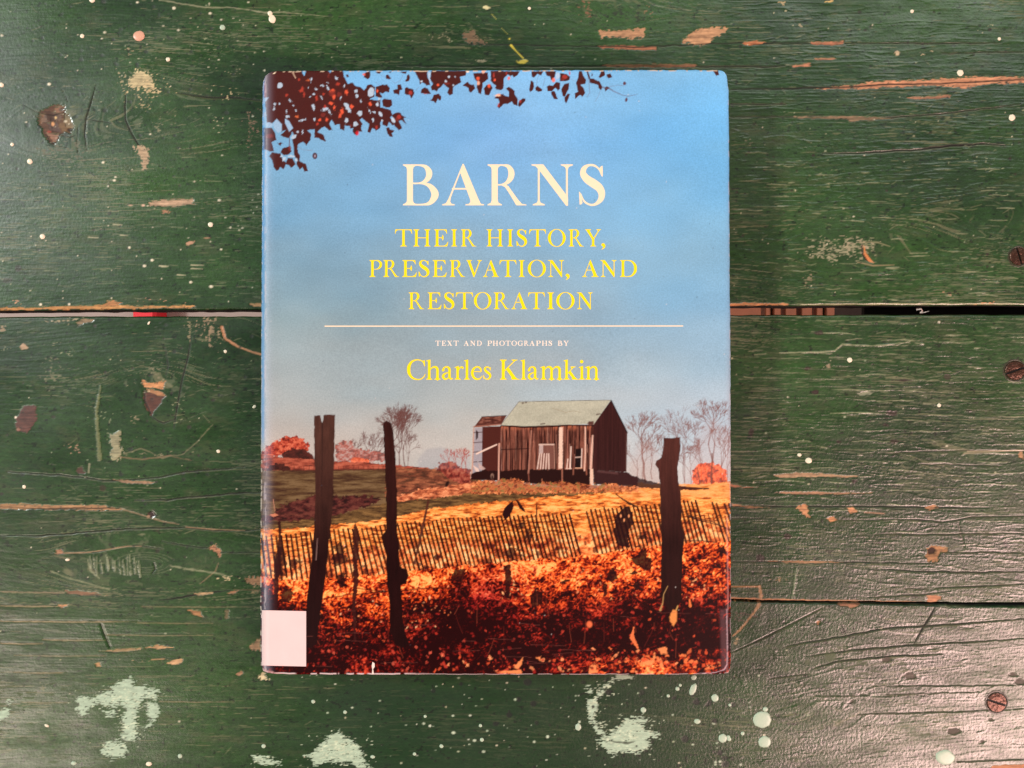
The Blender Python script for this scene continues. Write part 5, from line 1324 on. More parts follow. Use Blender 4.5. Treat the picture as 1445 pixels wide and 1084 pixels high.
        p = c3([(x, y)])[0]; cv.ell(p[0], p[1], a / 8, b / 8, col, .85, jag=1.1, seed=int(y) % 50, soft=2.2)
    cv.poly(c3([(52, 150), (66, 150), (76, 240), (70, 300), (54, 290)]), (176, 96, 84), .6, soft=2)
    # second group to the right
    for pts in ([(0, 225), (60, 200), (130, 198), (162, 235), (152, 285), (112, 278), (78, 300), (50, 290), (80, 345), (40, 345), (0, 330)], [(75, 380), (95, 355), (130, 362), (180, 365), (190, 430), (160, 455), (120, 458), (80, 440)], [(0, 440), (60, 455), (130, 470), (175, 490), (190, 545), (165, 570),
                (215, 650), (190, 660), (150, 615), (132, 672), (78, 650), (75, 600), (40, 640), (42, 680), (0, 720)], [(185, 545), (225, 515), (280, 512), (300, 545), (345, 568), (318, 578), (345, 640), (325, 630), (300, 600), (262, 608), (302, 692), (262, 714), (210, 660), (165, 590), (200, 580)],
                [(120, 690), (150, 680), (165, 705), (212, 715), (195, 740), (180, 745), (195, 785), (158, 785), (130, 745)], [(0, 50), (60, 50), (50, 75), (20, 70)], [(150, 50), (180, 50), (165, 66)], [(260, 50), (350, 50), (345, 75), (315, 72), (290, 60)],
                [(120, 85), (140, 82), (178, 130), (150, 138), (115, 122)], [(352, 95), (376, 80), (392, 110), (380, 152), (345, 168), (333, 150), (352, 132)], [(248, 200), (285, 192), (302, 250), (275, 262), (270, 322), (240, 302), (212, 300), (198, 258), (250, 245)],
                [(330, 240), (358, 224), (378, 240), (425, 250), (440, 290), (405, 354), (385, 315), (350, 312), (328, 300)], [(512, 292), (520, 250), (558, 228), (592, 245), (628, 304), (560, 302)], [(612, 375), (640, 362), (660, 312), (712, 298), (745, 330), (740, 372), (722, 382), (705, 352), (682, 412), (660, 388)],
                [(440, 40), (585, 40), (590, 110), (622, 200), (575, 206), (560, 190), (528, 172), (500, 200), (495, 150), (470, 100)], [(632, 40), (1035, 40), (1020, 95), (955, 110), (972, 172), (920, 195), (882, 225), (872, 302), (840, 322), (812, 290), (828, 240), (780, 200), (770, 190), (740, 225), (712, 240), (695, 276), (668, 262), (640, 264), (622, 220), (650, 190), (618, 130)],
                [(988, 205), (1042, 162), (1070, 195), (1112, 200), (1128, 240), (1082, 288), (1060, 272), (1050, 232)], [(1105, 65), (1272, 60), (1276, 130), (1215, 180), (1212, 230), (1192, 304), (1168, 290), (1146, 230), (1150, 160), (1122, 130)], [(1225, 240), (1258, 200), (1300, 193), (1325, 235), (1285, 318), (1238, 312)],
                [(1300, 40), (1450, 40), (1450, 240), (1425, 258), (1390, 245), (1348, 240), (1370, 212), (1330, 185), (1305, 150)], [(1350, 350), (1382, 310), (1450, 302), (1450, 420), (1398, 464), (1382, 440), (1412, 400), (1390, 360)]):
        lf(c4(pts), .4)
    for x, y, a, b in ((55, 530, 16, 30), (200, 600, 18, 32), (18, 425, 14, 20), (75, 605, 9, 14), (830, 108, 12, 14), (795, 160, 12, 16), (880, 205, 9, 10), (900, 105, 6, 10), (520, 160, 14, 12), (560, 600, 0, 0)):
        if a: cv.ell(*c4([(x, y)])[0], a / 8, b / 8, (176, 196, 214), .95, rot=-.5, jag=.3)
    cv.poly(c4([(588, 55), (625, 55), (615, 130), (628, 190), (600, 130)]), (160, 186, 210), 1)
    for x, y, a, b, c in ((705, 200, 16, 14, 2), (395, 290, 22, 24, 0), (265, 565, 24, 26, 0), (240, 590, 18, 22, 3), (20, 270, 12, 16, 2), (1160, 130, 16, 22, 2), (1165, 180, 14, 24, 5), (1285, 215, 16, 22, 2), (1220, 50, 18, 20, 5), (1350, 145, 10, 14, 2), (1340, 90, 10, 30, 0), (1405, 420, 18, 16, 0), (1390, 315, 26, 14, 5), (810, 185, 30, 12, 3), (560, 300, 20, 4, 0), (10, 680, 12, 20, 0)):
        col = [(160, 56, 48), (206, 104, 62), (226, 92, 62), (112, 44, 38), (206, 36, 48), (236, 176, 150)][c]
        cv.ell(*c4([(x, y)])[0], a / 8, b / 8, col, .85, jag=.5, soft=1.6, seed=int(x) % 40)
    tw = lambda pts, a=.5, w=.45: cv.stroke(pts, w, (112, 120, 146), a)
    tw(c4([(0, 165), (40, 205)])); tw(c4([(180, 150), (220, 180), (280, 150), (310, 90)])); tw(c4([(60, 90), (100, 110)])); tw(c4([(460, 260), (490, 225)]))
    for pts in ([(0, 40), (245, 40), (215, 85), (180, 104), (165, 80), (150, 92), (120, 75), (100, 92), (62, 130), (78, 185), (50, 232), (0, 228)], [(100, 215), (130, 200), (158, 215), (190, 240), (188, 270), (222, 330), (216, 392), (180, 380), (160, 350), (120, 372), (60, 375), (32, 418), (12, 400), (40, 370), (18, 310), (60, 280), (130, 300), (132, 255)],
                [(222, 392), (232, 345), (272, 318), (298, 318), (300, 340), (240, 405)], [(360, 40), (482, 40), (462, 84), (420, 70), (388, 105), (366, 98)], [(345, 190), (355, 132), (382, 152), (388, 200), (372, 240), (348, 252), (338, 225)], [(398, 212), (420, 190), (472, 225), (466, 242), (430, 252), (405, 240)],
                [(498, 40), (612, 40), (600, 90), (575, 130), (560, 130), (550, 95), (515, 85)], [(518, 200), (542, 180), (580, 190), (612, 150), (652, 158), (652, 222), (630, 238), (604, 208), (570, 245), (525, 246)], [(558, 250), (596, 240), (615, 290), (630, 328), (590, 322), (565, 280)], [(652, 58), (722, 70), (755, 100), (745, 132), (700, 142), (650, 140)],
                [(662, 225), (700, 170), (748, 158), (740, 220), (700, 302), (680, 290)], [(698, 310), (730, 270), (758, 272), (742, 310), (715, 368), (700, 350)], [(845, 40), (876, 40), (885, 80), (918, 130), (912, 168), (858, 178), (892, 215), (908, 262), (880, 304), (860, 280), (805, 324), (802, 265), (836, 250), (815, 160), (838, 100)],
                [(948, 110), (1000, 120), (1030, 135), (1052, 140), (1086, 200), (1070, 234), (1046, 212), (1040, 182), (1000, 168), (955, 158)], [(1042, 100), (1075, 40), (1106, 40), (1112, 80), (1060, 112)], [(1128, 72), (1165, 65), (1184, 100), (1150, 114), (1130, 100)], [(1105, 212), (1130, 193), (1160, 210), (1115, 245)],
                [(920, 40), (938, 40), (960, 110), (945, 120)], [(975, 60), (985, 70), (982, 92), (972, 90)]):
        lf(c5(pts), .35)
    cv.ell(*c5([(1310, 165)])[0], 2.2, 2.4, (86, 40, 46), .95); cv.ell(*c5([(1328, 332)])[0], 1.7, 3, (86, 40, 46), .95, rot=.2)
    for x, y, a, b, c in ((585, 130, 18, 20, 1), (130, 112, 14, 18, 1), (700, 100, 26, 22, 0), (750, 65, 6, 14, 2), (25, 395, 12, 12, 0), (245, 350, 12, 14, 0), (15, 290, 26, 8, 5), (680, 120, 16, 16, 3), (105, 60, 6, 14, 0)):
        col = [(160, 56, 48), (232, 100, 70), (206, 50, 44), (112, 44, 38), (206, 36, 48), (236, 190, 160)][c]
        cv.ell(*c5([(x, y)])[0], a / 7.2, b / 7.2, col, .85, jag=.5, soft=1.6, seed=int(x) % 40)
    cv.ell(*c5([(628, 85)])[0], 3, 5, (168, 194, 220), .9, jag=.5)
    cv.stroke(c5([(1086, 205), (1160, 220), (1200, 245), (1290, 285), (1350, 295), (1440, 275)]), [.9, .9, .8, .5, .5, .3], (96, 76, 96), .7); tw(c5([(1160, 195), (1230, 185), (1300, 185)]), .6)
    tw(c5([(935, 110), (950, 180), (955, 260), (930, 300)]), .6, .6); tw(c5([(1065, 240), (1040, 300), (1010, 350)]), .5); tw(c5([(410, 200), (420, 120), (440, 80)])); tw(c5([(478, 190), (500, 110)])); tw(c5([(760, 120), (800, 140)]))
    lf([(1005, 98), (1013, 98.5), (1015, 106), (1011, 107), (1008, 103)])


paint_sky()
paint_land()
paint_leaves()


def paint_jacket_wear_sheen():
    X, Y = cv.X, cv.Y
    E = (222, 206, 190)
    # chipped paper along the head, foot and corners
    d = np.minimum(Y - JY[0][None, :], 0 * Y + 99)
    n = fbm(X / 5, Y * 0 + 3, 380, 3, .6)
    a = sm(n, .52, .6) * (1 - sm(d, .8, 2.2)) * .9
    cv.C[:] = cv.C * (1 - a[..., None]) + lin((214, 184, 158)) * a[..., None]
    d = JY[-1][None, :] - Y
    n = fbm(X / 9, Y * 0 + 5, 381, 3, .6)
    w = np.interp(X, [365, 500, 620, 1030], [2.4, 2.6, 1.2, 1.4])
    a = sm(n, .3, .42) * (1 - sm(d, w * .6, w)) * .9
    cv.C[:] = cv.C * (1 - a[..., None]) + lin((212, 196, 196)) * a[..., None]
    d = X - JX[:, :1]
    n = fbm(Y / 6, X * 0 + 7, 382, 3, .6)
    a = sm(n, .52, .62) * (1 - sm(d, .6, 1.8)) * .8
    cv.C[:] = cv.C * (1 - a[..., None]) + lin(E) * a[..., None]
    d = JX[:, -1:] - X
    n = fbm(Y / 9, X * 0 + 9, 383, 3, .6)
    a = sm(n, .5, .62) * (1 - sm(d, .5, 1.4)) * .5
    cv.C[:] = cv.C * (1 - a[..., None]) + lin((206, 196, 200)) * a[..., None]
    # rub along the spine fold, with its gloss highlight painted in as paler bands
    n = fbm(X / 1.5, Y / 9, 384, 3, .6)
    a = np.exp(-((X - 374) / 1.8) ** 2) * sm(n, .44, .6) * .55
    cv.C[:] = cv.C * (1 - a[..., None]) + lin((206, 190, 190)) * a[..., None]
    a = np.exp(-((X - 376) / 7) ** 2) * .16
    cv.C[:] = cv.C * (1 - a[..., None]) + lin((190, 200, 226)) * a[..., None]
    a = np.exp(-((X - 371) / 2.4) ** 2) * sm(-Y, -640, -610) * .6
    cv.C[:] = cv.C * (1 - a[..., None]) + lin((66, 146, 210)) * a[..., None]
    # fine scuffs and specks
    r = random.Random(3)
    for _ in range(70):
        x = r.uniform(375, 1025); y = r.uniform(105, 945)
        cv.ell(x, y, r.uniform(.4, .9), r.uniform(.4, .9), r.choice([(214, 206, 200), (60, 60, 70)]), .6)
    for _ in range(26):
        x = r.uniform(380, 1000); y = r.uniform(860, 945); l = r.uniform(8, 50)
        cv.stroke([(x, y), (x + l, y + r.uniform(-2, 2))], .35, (130, 70, 62), .35, wob=1)
    cv.stroke(c3([(332, 36), (345, 70), (365, 105)]), [.8, .4, .4], (236, 206, 176), .95); cv.ell(*c3([(150, 52)])[0], 2.2, 2.0, (240, 222, 190), .95); cv.ell(*c3([(88, 56)])[0], 1.8, 1.2, (236, 214, 180), .9); cv.ell(*c3([(43, 132)])[0], 1.0, 1.4, (236, 214, 190), .9)
    cv.ell(660, 100.8, 2.2, 1.8, (240, 216, 196), .95); cv.ell(682, 101, 2.4, 1.6, (232, 176, 150), .9)
    cv.stroke([(364, 860), (366, 950)], .8, (226, 200, 200), .6)
    cv.poly([(369, 943), (378, 945), (388, 949), (400, 951), (372, 952)], (196, 150, 146), .6, jag=1.5)
    # reflected haze and edge highlights painted into the print near the lower right edge
    cv.poly([(1016, 860), (1023, 860), (1026, 946), (1018, 944)], (120, 84, 88), .35, soft=5)
    cv.stroke([(1025.5, 860), (1026.5, 920), (1026, 938), (1022, 945), (1010, 949), (985, 951)], [.6, .7, .8, .8, .6, .4], (206, 176, 186), .6, jag=.6)
    cv.stroke([(1026, 730), (1027.5, 860)], .6, (220, 150, 140), .5)


paint_jacket_wear_sheen()


def build_jacket():
    Z = cover_z(JX, JY)
    V = P(JX, JY, Z)
    V[..., 2] = Z
    C = cv.C.copy()
    # the edges turn down: fore edge fold and spine side continue below, head and foot show the paper's cut edge
    h, w = JX.shape
    left = []; lc = []
    for k, (dx, z) in enumerate(((.0000, Z_COVER - .006), (.0004, .011), (.0002, .003), (-.0008, .0008))):
        r = V[:, 0].copy(); r[:, 0] -= dx; r[:, 2] = z; left.insert(0, r)
        c = C[:, 0].copy(); lc.insert(0, c)
    V = np.concatenate([np.stack(left, 1), V], 1); C = np.concatenate([np.stack(lc, 1), C], 1)
    right = []; rc = []
    for dx, z in ((.0001, Z_COVER - .0030), (-.0006, Z_COVER - .0036), (-.004, Z_COVER - .0037)):
        r = V[:, -1].copy(); r[:, 0] += dx; r[:, 2] = z; right.append(r); rc.append(np.broadcast_to(lin((196, 186, 186)), r.shape) if dx < -.001 else C[:, -1].copy())
    V = np.concatenate([V, np.stack(right, 1)], 1); C = np.concatenate([C, np.stack(rc, 1)], 1)
    t = V[0].copy(); t[:, 2] -= .0005; b = V[-1].copy(); b[:, 2] -= .0005
    ec = np.broadcast_to(lin((212, 200, 190)), t.shape)
    V = np.concatenate([t[None], V, b[None]]); C = np.concatenate([ec[None], C, ec[None]])
    o = grid_mesh('dust_jacket', V, C, None, None, M_JACKET)
    under(o, book)
    return o


jacket = build_jacket()


# ---------------------------------------------------------------- lettering (contours of drawn letter shapes, laid on the jacket)
# every letter: list of shapes in a box 0..w by 0..1 (cap height), y up
def ser(x0, x1, y, up, ext=.10, t=.035, br=.07):
    """bracketed serif under (up=1) or over (up=-1) a stem x0..x1 at height y"""
    s = up
    pts = [(x0 - ext, y), (x1 + ext, y), (x1 + ext, y + s * t * .7), (x1 + ext * .5, y + s * (t + .012)), (x1 + ext * .15, y + s * (t + br * .5)), (x1, y + s * (t + br * 1.3)),
           (x0, y + s * (t + br * 1.3)), (x0 - ext * .15, y + s * (t + br * .5)), (x0 - ext * .5, y + s * (t + .012)), (x0 - ext, y + s * t * .7)]
    return ('p', pts)


def stem(x0, x1, y0=0, y1=1, bot=True, top=True, ext=.10):
    r = [('p', [(x0, y0), (x1, y0), (x1, y1), (x0, y1)])]
    if bot: r.append(ser(x0, x1, y0, 1, ext))
    if top: r.append(ser(x0, x1, y1, -1, ext))
    return r


def bez(pts, n=14):
    """Catmull-Rom through (x, y, r)"""
    pts = [np.array(p, float) for p in pts]
    out = []
    for i in range(len(pts) - 1):
        p0 = pts[max(i - 1, 0)]; p1 = pts[i]; p2 = pts[i + 1]; p3 = pts[min(i + 2, len(pts) - 1)]
        for k in range(n):
            t = k / n
            out.append(.5 * ((2 * p1) + (p2 - p0) * t + (2 * p0 - 5 * p1 + 4 * p2 - p3) * t * t + (-p0 + 3 * p1 - 3 * p2 + p3) * t ** 3))
    out.append(pts[-1])
    return ('s', out)


S_ = .075   # half width of a thick stem
H_ = .019   # half width of a hairline
G = {}
G['I'] = (.40, stem(.12, .28))
G['H'] = (1.02, stem(.12, .27) + stem(.75, .90) + [('p', [(.2, .485), (.8, .485), (.8, .525), (.2, .525)])])
G['T'] = (1.0, stem(.425, .575, 0, .98, True, False, .12) + [('p', [(.04, .955), (.96, .955), (.96, 1), (.04, 1)]), ('p', [(.0, .74), (.025, .74), (.07, .88), (.16, .955), (.10, 1), (.03, 1)]), ('p', [(1, .74), (.975, .74), (.93, .88), (.84, .955), (.9, 1), (.97, 1)])])
G['E'] = (.83, stem(.12, .27) + [('p', [(.2, .955), (.74, .955), (.74, 1), (.2, 1)]), ('p', [(.74, 1), (.765, .75), (.735, .75), (.69, .87), (.6, .955)]), ('p', [(.2, 0), (.76, 0), (.76, .045), (.2, .045)]), ('p', [(.77, 0), (.83, .27), (.8, .27), (.73, .13), (.6, .045), (.6, 0)]),
                             ('p', [(.2, .49), (.55, .49), (.55, .53), (.2, .53)]), ('p', [(.5, .36), (.53, .36), (.56, .45), (.56, .57), (.53, .68), (.5, .68), (.48, .56), (.42, .52), (.42, .50), (.48, .46)])])
G['F'] = G['E']
G['L'] = (.8, stem(.12, .27))
G['R'] = (.97, stem(.12, .27) + [bez([(.2, .98, H_), (.38, .98, H_), (.52, .95, .045), (.595, .83, .072), (.59, .69, .072), (.50, .56, .045), (.36, .505, H_), (.2, .505, H_)], 8), ('p', [(.36, .515), (.47, .50), (.53, .47), (.6, .37), (.78, .12), (.86, .035), (.97, .02), (.97, 0), (.72, 0), (.56, .27), (.45, .44), (.36, .49)])])
G['P'] = (.76, stem(.12, .27) + [bez([(.2, .98, H_), (.38, .98, H_), (.55, .95, .045), (.67, .83, .07), (.67, .66, .07), (.57, .52, .045), (.42, .46, H_), (.25, .47, H_)], 8)])
G['B'] = (.92, stem(.12, .27) + [bez([(.2, .98, H_), (.42, .98, H_), (.58, .94, .045), (.665, .82, .075), (.655, .69, .07), (.56, .58, .045), (.42, .54, H_), (.2, .54, H_)], 8), bez([(.3, .535, H_), (.52, .53, .022), (.69, .47, .055), (.805, .32, .088), (.80, .2, .085), (.69, .06, .05), (.52, .02, .022), (.2, .02, .02)], 8)])
G['D'] = (1.02, stem(.12, .27) + [bez([(.2, .98, H_), (.48, .98, H_), (.72, .92, .045), (.90, .70, .078), (.93, .5, .085), (.90, .3, .078), (.72, .08, .045), (.48, .02, H_), (.2, .02, H_)], 8)])
G['O'] = (1.06, [('ring', .53, .5, .53, .52, .36, .49)])
G['N'] = (1.05, stem(.17, .215, 0, .92, True, False, .12) + stem(.83, .875, .02, 1, False, True, .12) + [('p', [(.02, 1), (.30, 1), (.88, .2), (.88, -.01), (.835, -.01), (.20, .86), (.12, .95), (.02, .975)])])
G['A'] = (1.03, [('p', [(.50, 1.01), (.53, 1.01), (.90, .14), (.95, .04), (1.03, .025), (1.03, 0), (.57, 0), (.57, .025), (.66, .04), (.695, .09), (.68, .16), (.445, .79), (.215, .19), (.20, .09), (.23, .04), (.31, .025), (.31, 0), (0, 0), (0, .025), (.09, .05), (.155, .16)]), ('p', [(.24, .385), (.64, .385), (.64, .425), (.24, .425)])])
G['V'] = (1.0, [('p', [(0, 1), (.36, 1), (.36, .975), (.28, .95), (.27, .9), (.53, .22), (.80, .88), (.79, .95), (.70, .975), (.70, 1), (1, 1), (1, .975), (.92, .95), (.86, .86), (.51, -.01), (.46, -.01), (.10, .87), (.06, .95), (0, .975)])])
G['Y'] = (1.0, stem(.43, .58, 0, .45, True, False, .11) + [('p', [(0, 1), (.38, 1), (.38, .975), (.30, .95), (.30, .9), (.54, .5), (.79, .88), (.79, .95), (.71, .975), (.71, 1), (1, 1), (1, .975), (.92, .95), (.84, .86), (.575, .44), (.575, .36), (.435, .36), (.43, .43), (.12, .87), (.06, .96), (0, .975)])])
G['X'] = (1.0, [('p', [(0, 1), (.4, 1), (.4, .97), (.33, .95), (.9, .06), (1, .03), (1, 0), (.58, 0), (.58, .03), (.65, .05), (.09, .93), (0, .97)]), ('s', [(.12, .04, .025), (.82, .96, .025)]), ('p', [(0, 0), (.3, 0), (.3, .035), (0, .035)]), ('p', [(.66, 1), (.96, 1), (.96, .965), (.66, .965)])])
G['S'] = (.66, [bez([(.565, .73, .014), (.50, .88, .02), (.38, .97, .026), (.24, .975, .03), (.13, .90, .06), (.105, .77, .078), (.20, .64, .095), (.36, .535, .105), (.50, .43, .098), (.565, .29, .085), (.54, .15, .066), (.42, .035, .035), (.28, .015, .024), (.13, .10, .022), (.045, .28, .012)], 8),
                       ('p', [(.0, .33), (.025, .33), (.06, .2), (.09, .06), (.05, .02), (.015, .02), (.012, .1)]), ('p', [(.59, .70), (.57, .70), (.53, .82), (.50, .90), (.545, .95), (.585, .97), (.592, .85)])])
G['C'] = (.93, [bez([(.88, .73, .014), (.80, .90, .024), (.62, .98, .024), (.46, .985, .03), (.25, .90, .05), (.115, .70, .075), (.085, .5, .085), (.12, .29, .075), (.27, .09, .05), (.50, .01, .03), (.70, .03, .024), (.84, .14, .02), (.91, .27, .014)], 8), ('p', [(.90, .66), (.87, .66), (.82, .82), (.76, .90), (.84, .96), (.89, .98), (.895, .8)])])
G['G'] = (1.02, [bez([(.88, .73, .014), (.80, .90, .024), (.62, .98, .024), (.46, .985, .03), (.25, .90, .05), (.115, .70, .075), (.085, .5, .085), (.12, .29, .075), (.27, .09, .05), (.50, .01, .03), (.70, .03, .03), (.86, .1, .02)], 8), ('p', [(.90, .66), (.87, .66), (.82, .82), (.76, .90), (.84, .96), (.89, .98)])] + stem(.76, .91, .08, .44, False, True, .1))
G[','] = (.22, [bez([(.10, .10, .075), (.135, .06, .07), (.14, -.02, .055), (.10, -.10, .03), (.02, -.17, .012)], 6), ('s', [(.09, .1, .09), (.10, .09, .09)])])
G['K'] = (1.04, stem(.12, .27) + [('s', [(.26, .44, .022), (.80, .96, .022)]), ('p', [(.62, 1), (.93, 1), (.93, .975), (.85, .955), (.74, .9), (.66, .96), (.62, .975)]), ('p', [(.36, .56), (.45, .64), (.82, .13), (.92, .04), (1.04, .025), (1.04, 0), (.66, 0), (.60, .04), (.62, .12), (.345, .5)])])
# lower case, x-height .66
G['h'] = (.76, [('p', [(.11, 0), (.24, 0), (.24, 1.0), (.20, 1.0), (.02, .955), (.02, .93), (.11, .915)]), ser(.11, .24, 0, 1, .09), ser(.53, .66, 0, 1, .09), bez([(.23, .50, .02), (.33, .60, .03), (.44, .635, .045), (.55, .60, .06), (.595, .49, .065), (.595, .3, .065), (.595, .02, .065)], 8)])
G['n'] = (.76, [('p', [(.11, 0), (.24, 0), (.24, .68), (.20, .68), (.02, .62), (.02, .595), (.11, .58)]), ser(.11, .24, 0, 1, .09), ser(.53, .66, 0, 1, .09), bez([(.23, .50, .02), (.33, .60, .03), (.44, .635, .045), (.55, .60, .06), (.595, .49, .065), (.595, .3, .065), (.595, .02, .065)], 8)])
G['m'] = (1.17, [('p', [(.11, 0), (.24, 0), (.24, .68), (.20, .68), (.02, .62), (.02, .595), (.11, .58)]), ser(.11, .24, 0, 1, .09), ser(.52, .65, 0, 1, .09), ser(.93, 1.06, 0, 1, .09), bez([(.23, .50, .02), (.33, .60, .03), (.43, .635, .045), (.54, .60, .06), (.585, .49, .065), (.585, .3, .065), (.585, .02, .065)], 8),
                 bez([(.64, .50, .02), (.74, .60, .03), (.84, .635, .045), (.95, .60, .06), (.995, .49, .065), (.995, .3, .065), (.995, .02, .065)], 8)])
G['r'] = (.48, [('p', [(.11, 0), (.24, 0), (.24, .68), (.20, .68), (.02, .62), (.02, .595), (.11, .58)]), ser(.11, .24, 0, 1, .1), bez([(.23, .48, .02), (.29, .58, .03), (.37, .63, .035), (.43, .60, .05), (.44, .585, .05)], 8)])
G['l'] = (.30, [('p', [(.09, 0), (.22, 0), (.22, 1.0), (.18, 1.0), (.0, .955), (.0, .93), (.09, .915)]), ser(.09, .22, 0, 1, .085)])
G['i'] = (.34, [('p', [(.11, 0), (.24, 0), (.24, .68), (.20, .68), (.02, .62), (.02, .595), (.11, .58)]), ser(.11, .24, 0, 1, .09), ('s', [(.165, .90, .085), (.166, .90, .085)])])
G['k'] = (.80, [('p', [(.11, 0), (.24, 0), (.24, 1.0), (.20, 1.0), (.02, .955), (.02, .93), (.11, .915)]), ser(.11, .24, 0, 1, .09), ('s', [(.23, .30, .02), (.52, .62, .02)]), ('p', [(.38, .655), (.64, .655), (.64, .63), (.56, .61), (.47, .54), (.40, .6), (.38, .63)]), ('p', [(.28, .38), (.37, .46), (.62, .12), (.70, .04), (.80, .025), (.80, 0), (.48, 0), (.44, .03), (.46, .1), (.27, .34)])])
G['a'] = (.60, [bez([(.09, .47, .055), (.12, .57, .04), (.24, .635, .032), (.36, .60, .05), (.41, .50, .062), (.41, .30, .062), (.415, .13, .062), (.48, .035, .04), (.58, .05, .016)], 8), bez([(.40, .38, .02), (.27, .33, .026), (.13, .26, .05), (.085, .15, .062), (.15, .05, .055), (.27, .035, .03), (.39, .13, .02)], 8), ('s', [(.085, .47, .06), (.1, .47, .055)])])
G['e'] = (.62, [bez([(.13, .40, .016), (.35, .40, .016), (.515, .40, .02), (.50, .53, .042), (.40, .625, .04), (.29, .635, .032), (.16, .56, .05), (.085, .42, .064), (.08, .28, .068), (.16, .10, .058), (.31, .025, .045), (.46, .05, .028), (.58, .18, .014)], 8)])
G['s'] = (.46, [bez([(.385, .49, .012), (.33, .59, .024), (.22, .635, .028), (.11, .585, .045), (.10, .49, .055), (.20, .38, .064), (.33, .29, .066), (.375, .17, .058), (.31, .055, .04), (.19, .02, .026), (.08, .08, .02), (.03, .2, .012)], 8), ('p', [(.40, .45), (.38, .45), (.34, .57), (.40, .64)]), ('p', [(.01, .23), (.03, .23), (.07, .08), (.02, .0)])])


def glyph_field(ch, X, Y):
    d = np.full(X.shape, 1e9)
    for sh in G[ch][1]:
        if sh[0] == 'p': d = np.minimum(d, sd_poly(X, Y, sh[1]))
        elif sh[0] == 's':
            a = np.array([[p[0], p[1], p[2]] for p in sh[1]])
            d = np.minimum(d, sd_stroke(X, Y, a[:, :2], a[:, 2]))
        else:
            _, cx, cy, rx, ry, ix, iy = sh
            o = (np.hypot((X - cx) / rx, (Y - cy) / ry) - 1) * min(rx, ry)
            i = (np.hypot((X - cx) / ix, (Y - cy) / iy) - 1) * min(ix, iy)
            d = np.minimum(d, np.maximum(o, -i))
    return d


def contour_fill(F, x0, y0, st, V, Fc):
    """marching squares fill of F<0, full cells merged along rows"""
    h, w = F.shape
    ins = F < 0
    cnt = ins[:-1, :-1].astype(int) + ins[:-1, 1:] + ins[1:, :-1] + ins[1:, 1:]
    def add(p): V.append(p); return len(V) - 1
    for i in range(h - 1):
        row = cnt[i]
        if not row.any(): continue
        j = 0
        while j < w - 1:
            if row[j] == 0: j += 1; continue
            if row[j] == 4:
                k = j
                while k < w - 1 and row[k] == 4: k += 1
                a = add((x0 + j * st, y0 + i * st)); b = add((x0 + k * st, y0 + i * st)); c = add((x0 + k * st, y0 + (i + 1) * st)); d = add((x0 + j * st, y0 + (i + 1) * st))
                Fc.append((a, b, c, d)); j = k; continue
            cs = [(j, i), (j + 1, i), (j + 1, i + 1), (j, i + 1)]
            poly = []
            for q in range(4):
                (ax, ay), (bx, by) = cs[q], cs[(q + 1) % 4]
                fa, fb = F[ay, ax], F[by, bx]
                if fa < 0: poly.append((ax, ay))
                if (fa < 0) != (fb < 0):
                    t = fa / (fa - fb); poly.append((ax + (bx - ax) * t, ay + (by - ay) * t))
            if len(poly) >= 3:
                Fc.append(tuple(add((x0 + px * st, y0 + py * st)) for px, py in poly))
            j += 1


def text_obj(name, items, top, base, st, mat, fat=0.0, tilt=0.0, lift=.00004):
    V, Fc = [], []
    H = base - top
    for ch, xa, xb in items:
        w = G[ch][0]; sx = (xb - xa) / w
        px0, px1, py0, py1 = xa - 1.5, xb + 1.5, top - 2.5, base + H * .25 + 1
        gx = np.arange(px0, px1 + st, st); gy = np.arange(py0, py1 + st, st)
        X, Y = np.meshgrid(gx, gy)
        off = tilt * ((xa + xb) / 2 - 700)
        F = glyph_field(ch, (X - xa) / sx * 1.0, (base + off - Y) / H) * H - fat
        contour_fill(F, px0, py0, st, V, Fc)
    A = np.array(V)
    z = cover_z(A[:, 0], A[:, 1]) + lift
    W = P(A[:, 0], A[:, 1], z); W[:, 2] = z
    Fc = [f[::-1] for f in Fc]
    me = bpy.data.meshes.new(name); me.from_pydata([tuple(p) for p in W], [], Fc); me.update()
    me.materials.append(mat)
    me.polygons.foreach_set('use_smooth', np.ones(len(me.polygons), bool))
    o = bpy.data.objects.new(name, me); COL.objects.link(o)
    o.parent = jacket
    # make sure the printed side faces up
    if me.polygons[0].normal.z < 0: me.flip_normals()
    return o


text_obj('title_lettering', [('B', 567.4, 619.8), ('A', 623.9, 683.1), ('R', 686.8, 743), ('N', 748.7, 811.8), ('S', 817, 854.5)], 232, 289.9, .42, M_CREAM, .0)
t2 = [('T', 557.2, 581.6), ('H', 582.7, 607.8), ('E', 612, 632.5), ('I', 636.2, 645.5), ('R', 650, 672.2), ('H', 686.2, 710.5), ('I', 715.3, 724.6), ('S', 728.8, 744), ('T', 746.7, 770.5), ('O', 773.1, 798.2), ('R', 801.9, 824), ('Y', 825.7, 848.1), (',', 848.6, 854.6)]
t3 = [('P', 520.8, 539.3), ('R', 540.5, 563.3), ('E', 567.2, 588.2), ('S', 590.7, 606.2), ('E', 610, 630.4), ('R', 634.2, 656.3), ('V', 658.1, 680), ('A', 681.4, 704.2), ('T', 704.8, 728.8), ('I', 731.5, 740.7), ('O', 744.8, 770.2), ('N', 772.7, 797.1), (',', 798.2, 804.1), ('A', 821.4, 844.9), ('N', 846.5, 871.2), ('D', 874.4, 898.8)]
t4 = [('R', 576.2, 598.6), ('E', 603, 623.1), ('S', 626.3, 641.5), ('T', 643.1, 667.5), ('O', 668.8, 693.4), ('R', 696.4, 718.9), ('A', 721.4, 744.3), ('T', 745, 768.8), ('I', 771.7, 782.4), ('O', 785, 810.8), ('N', 813.4, 837.6)]
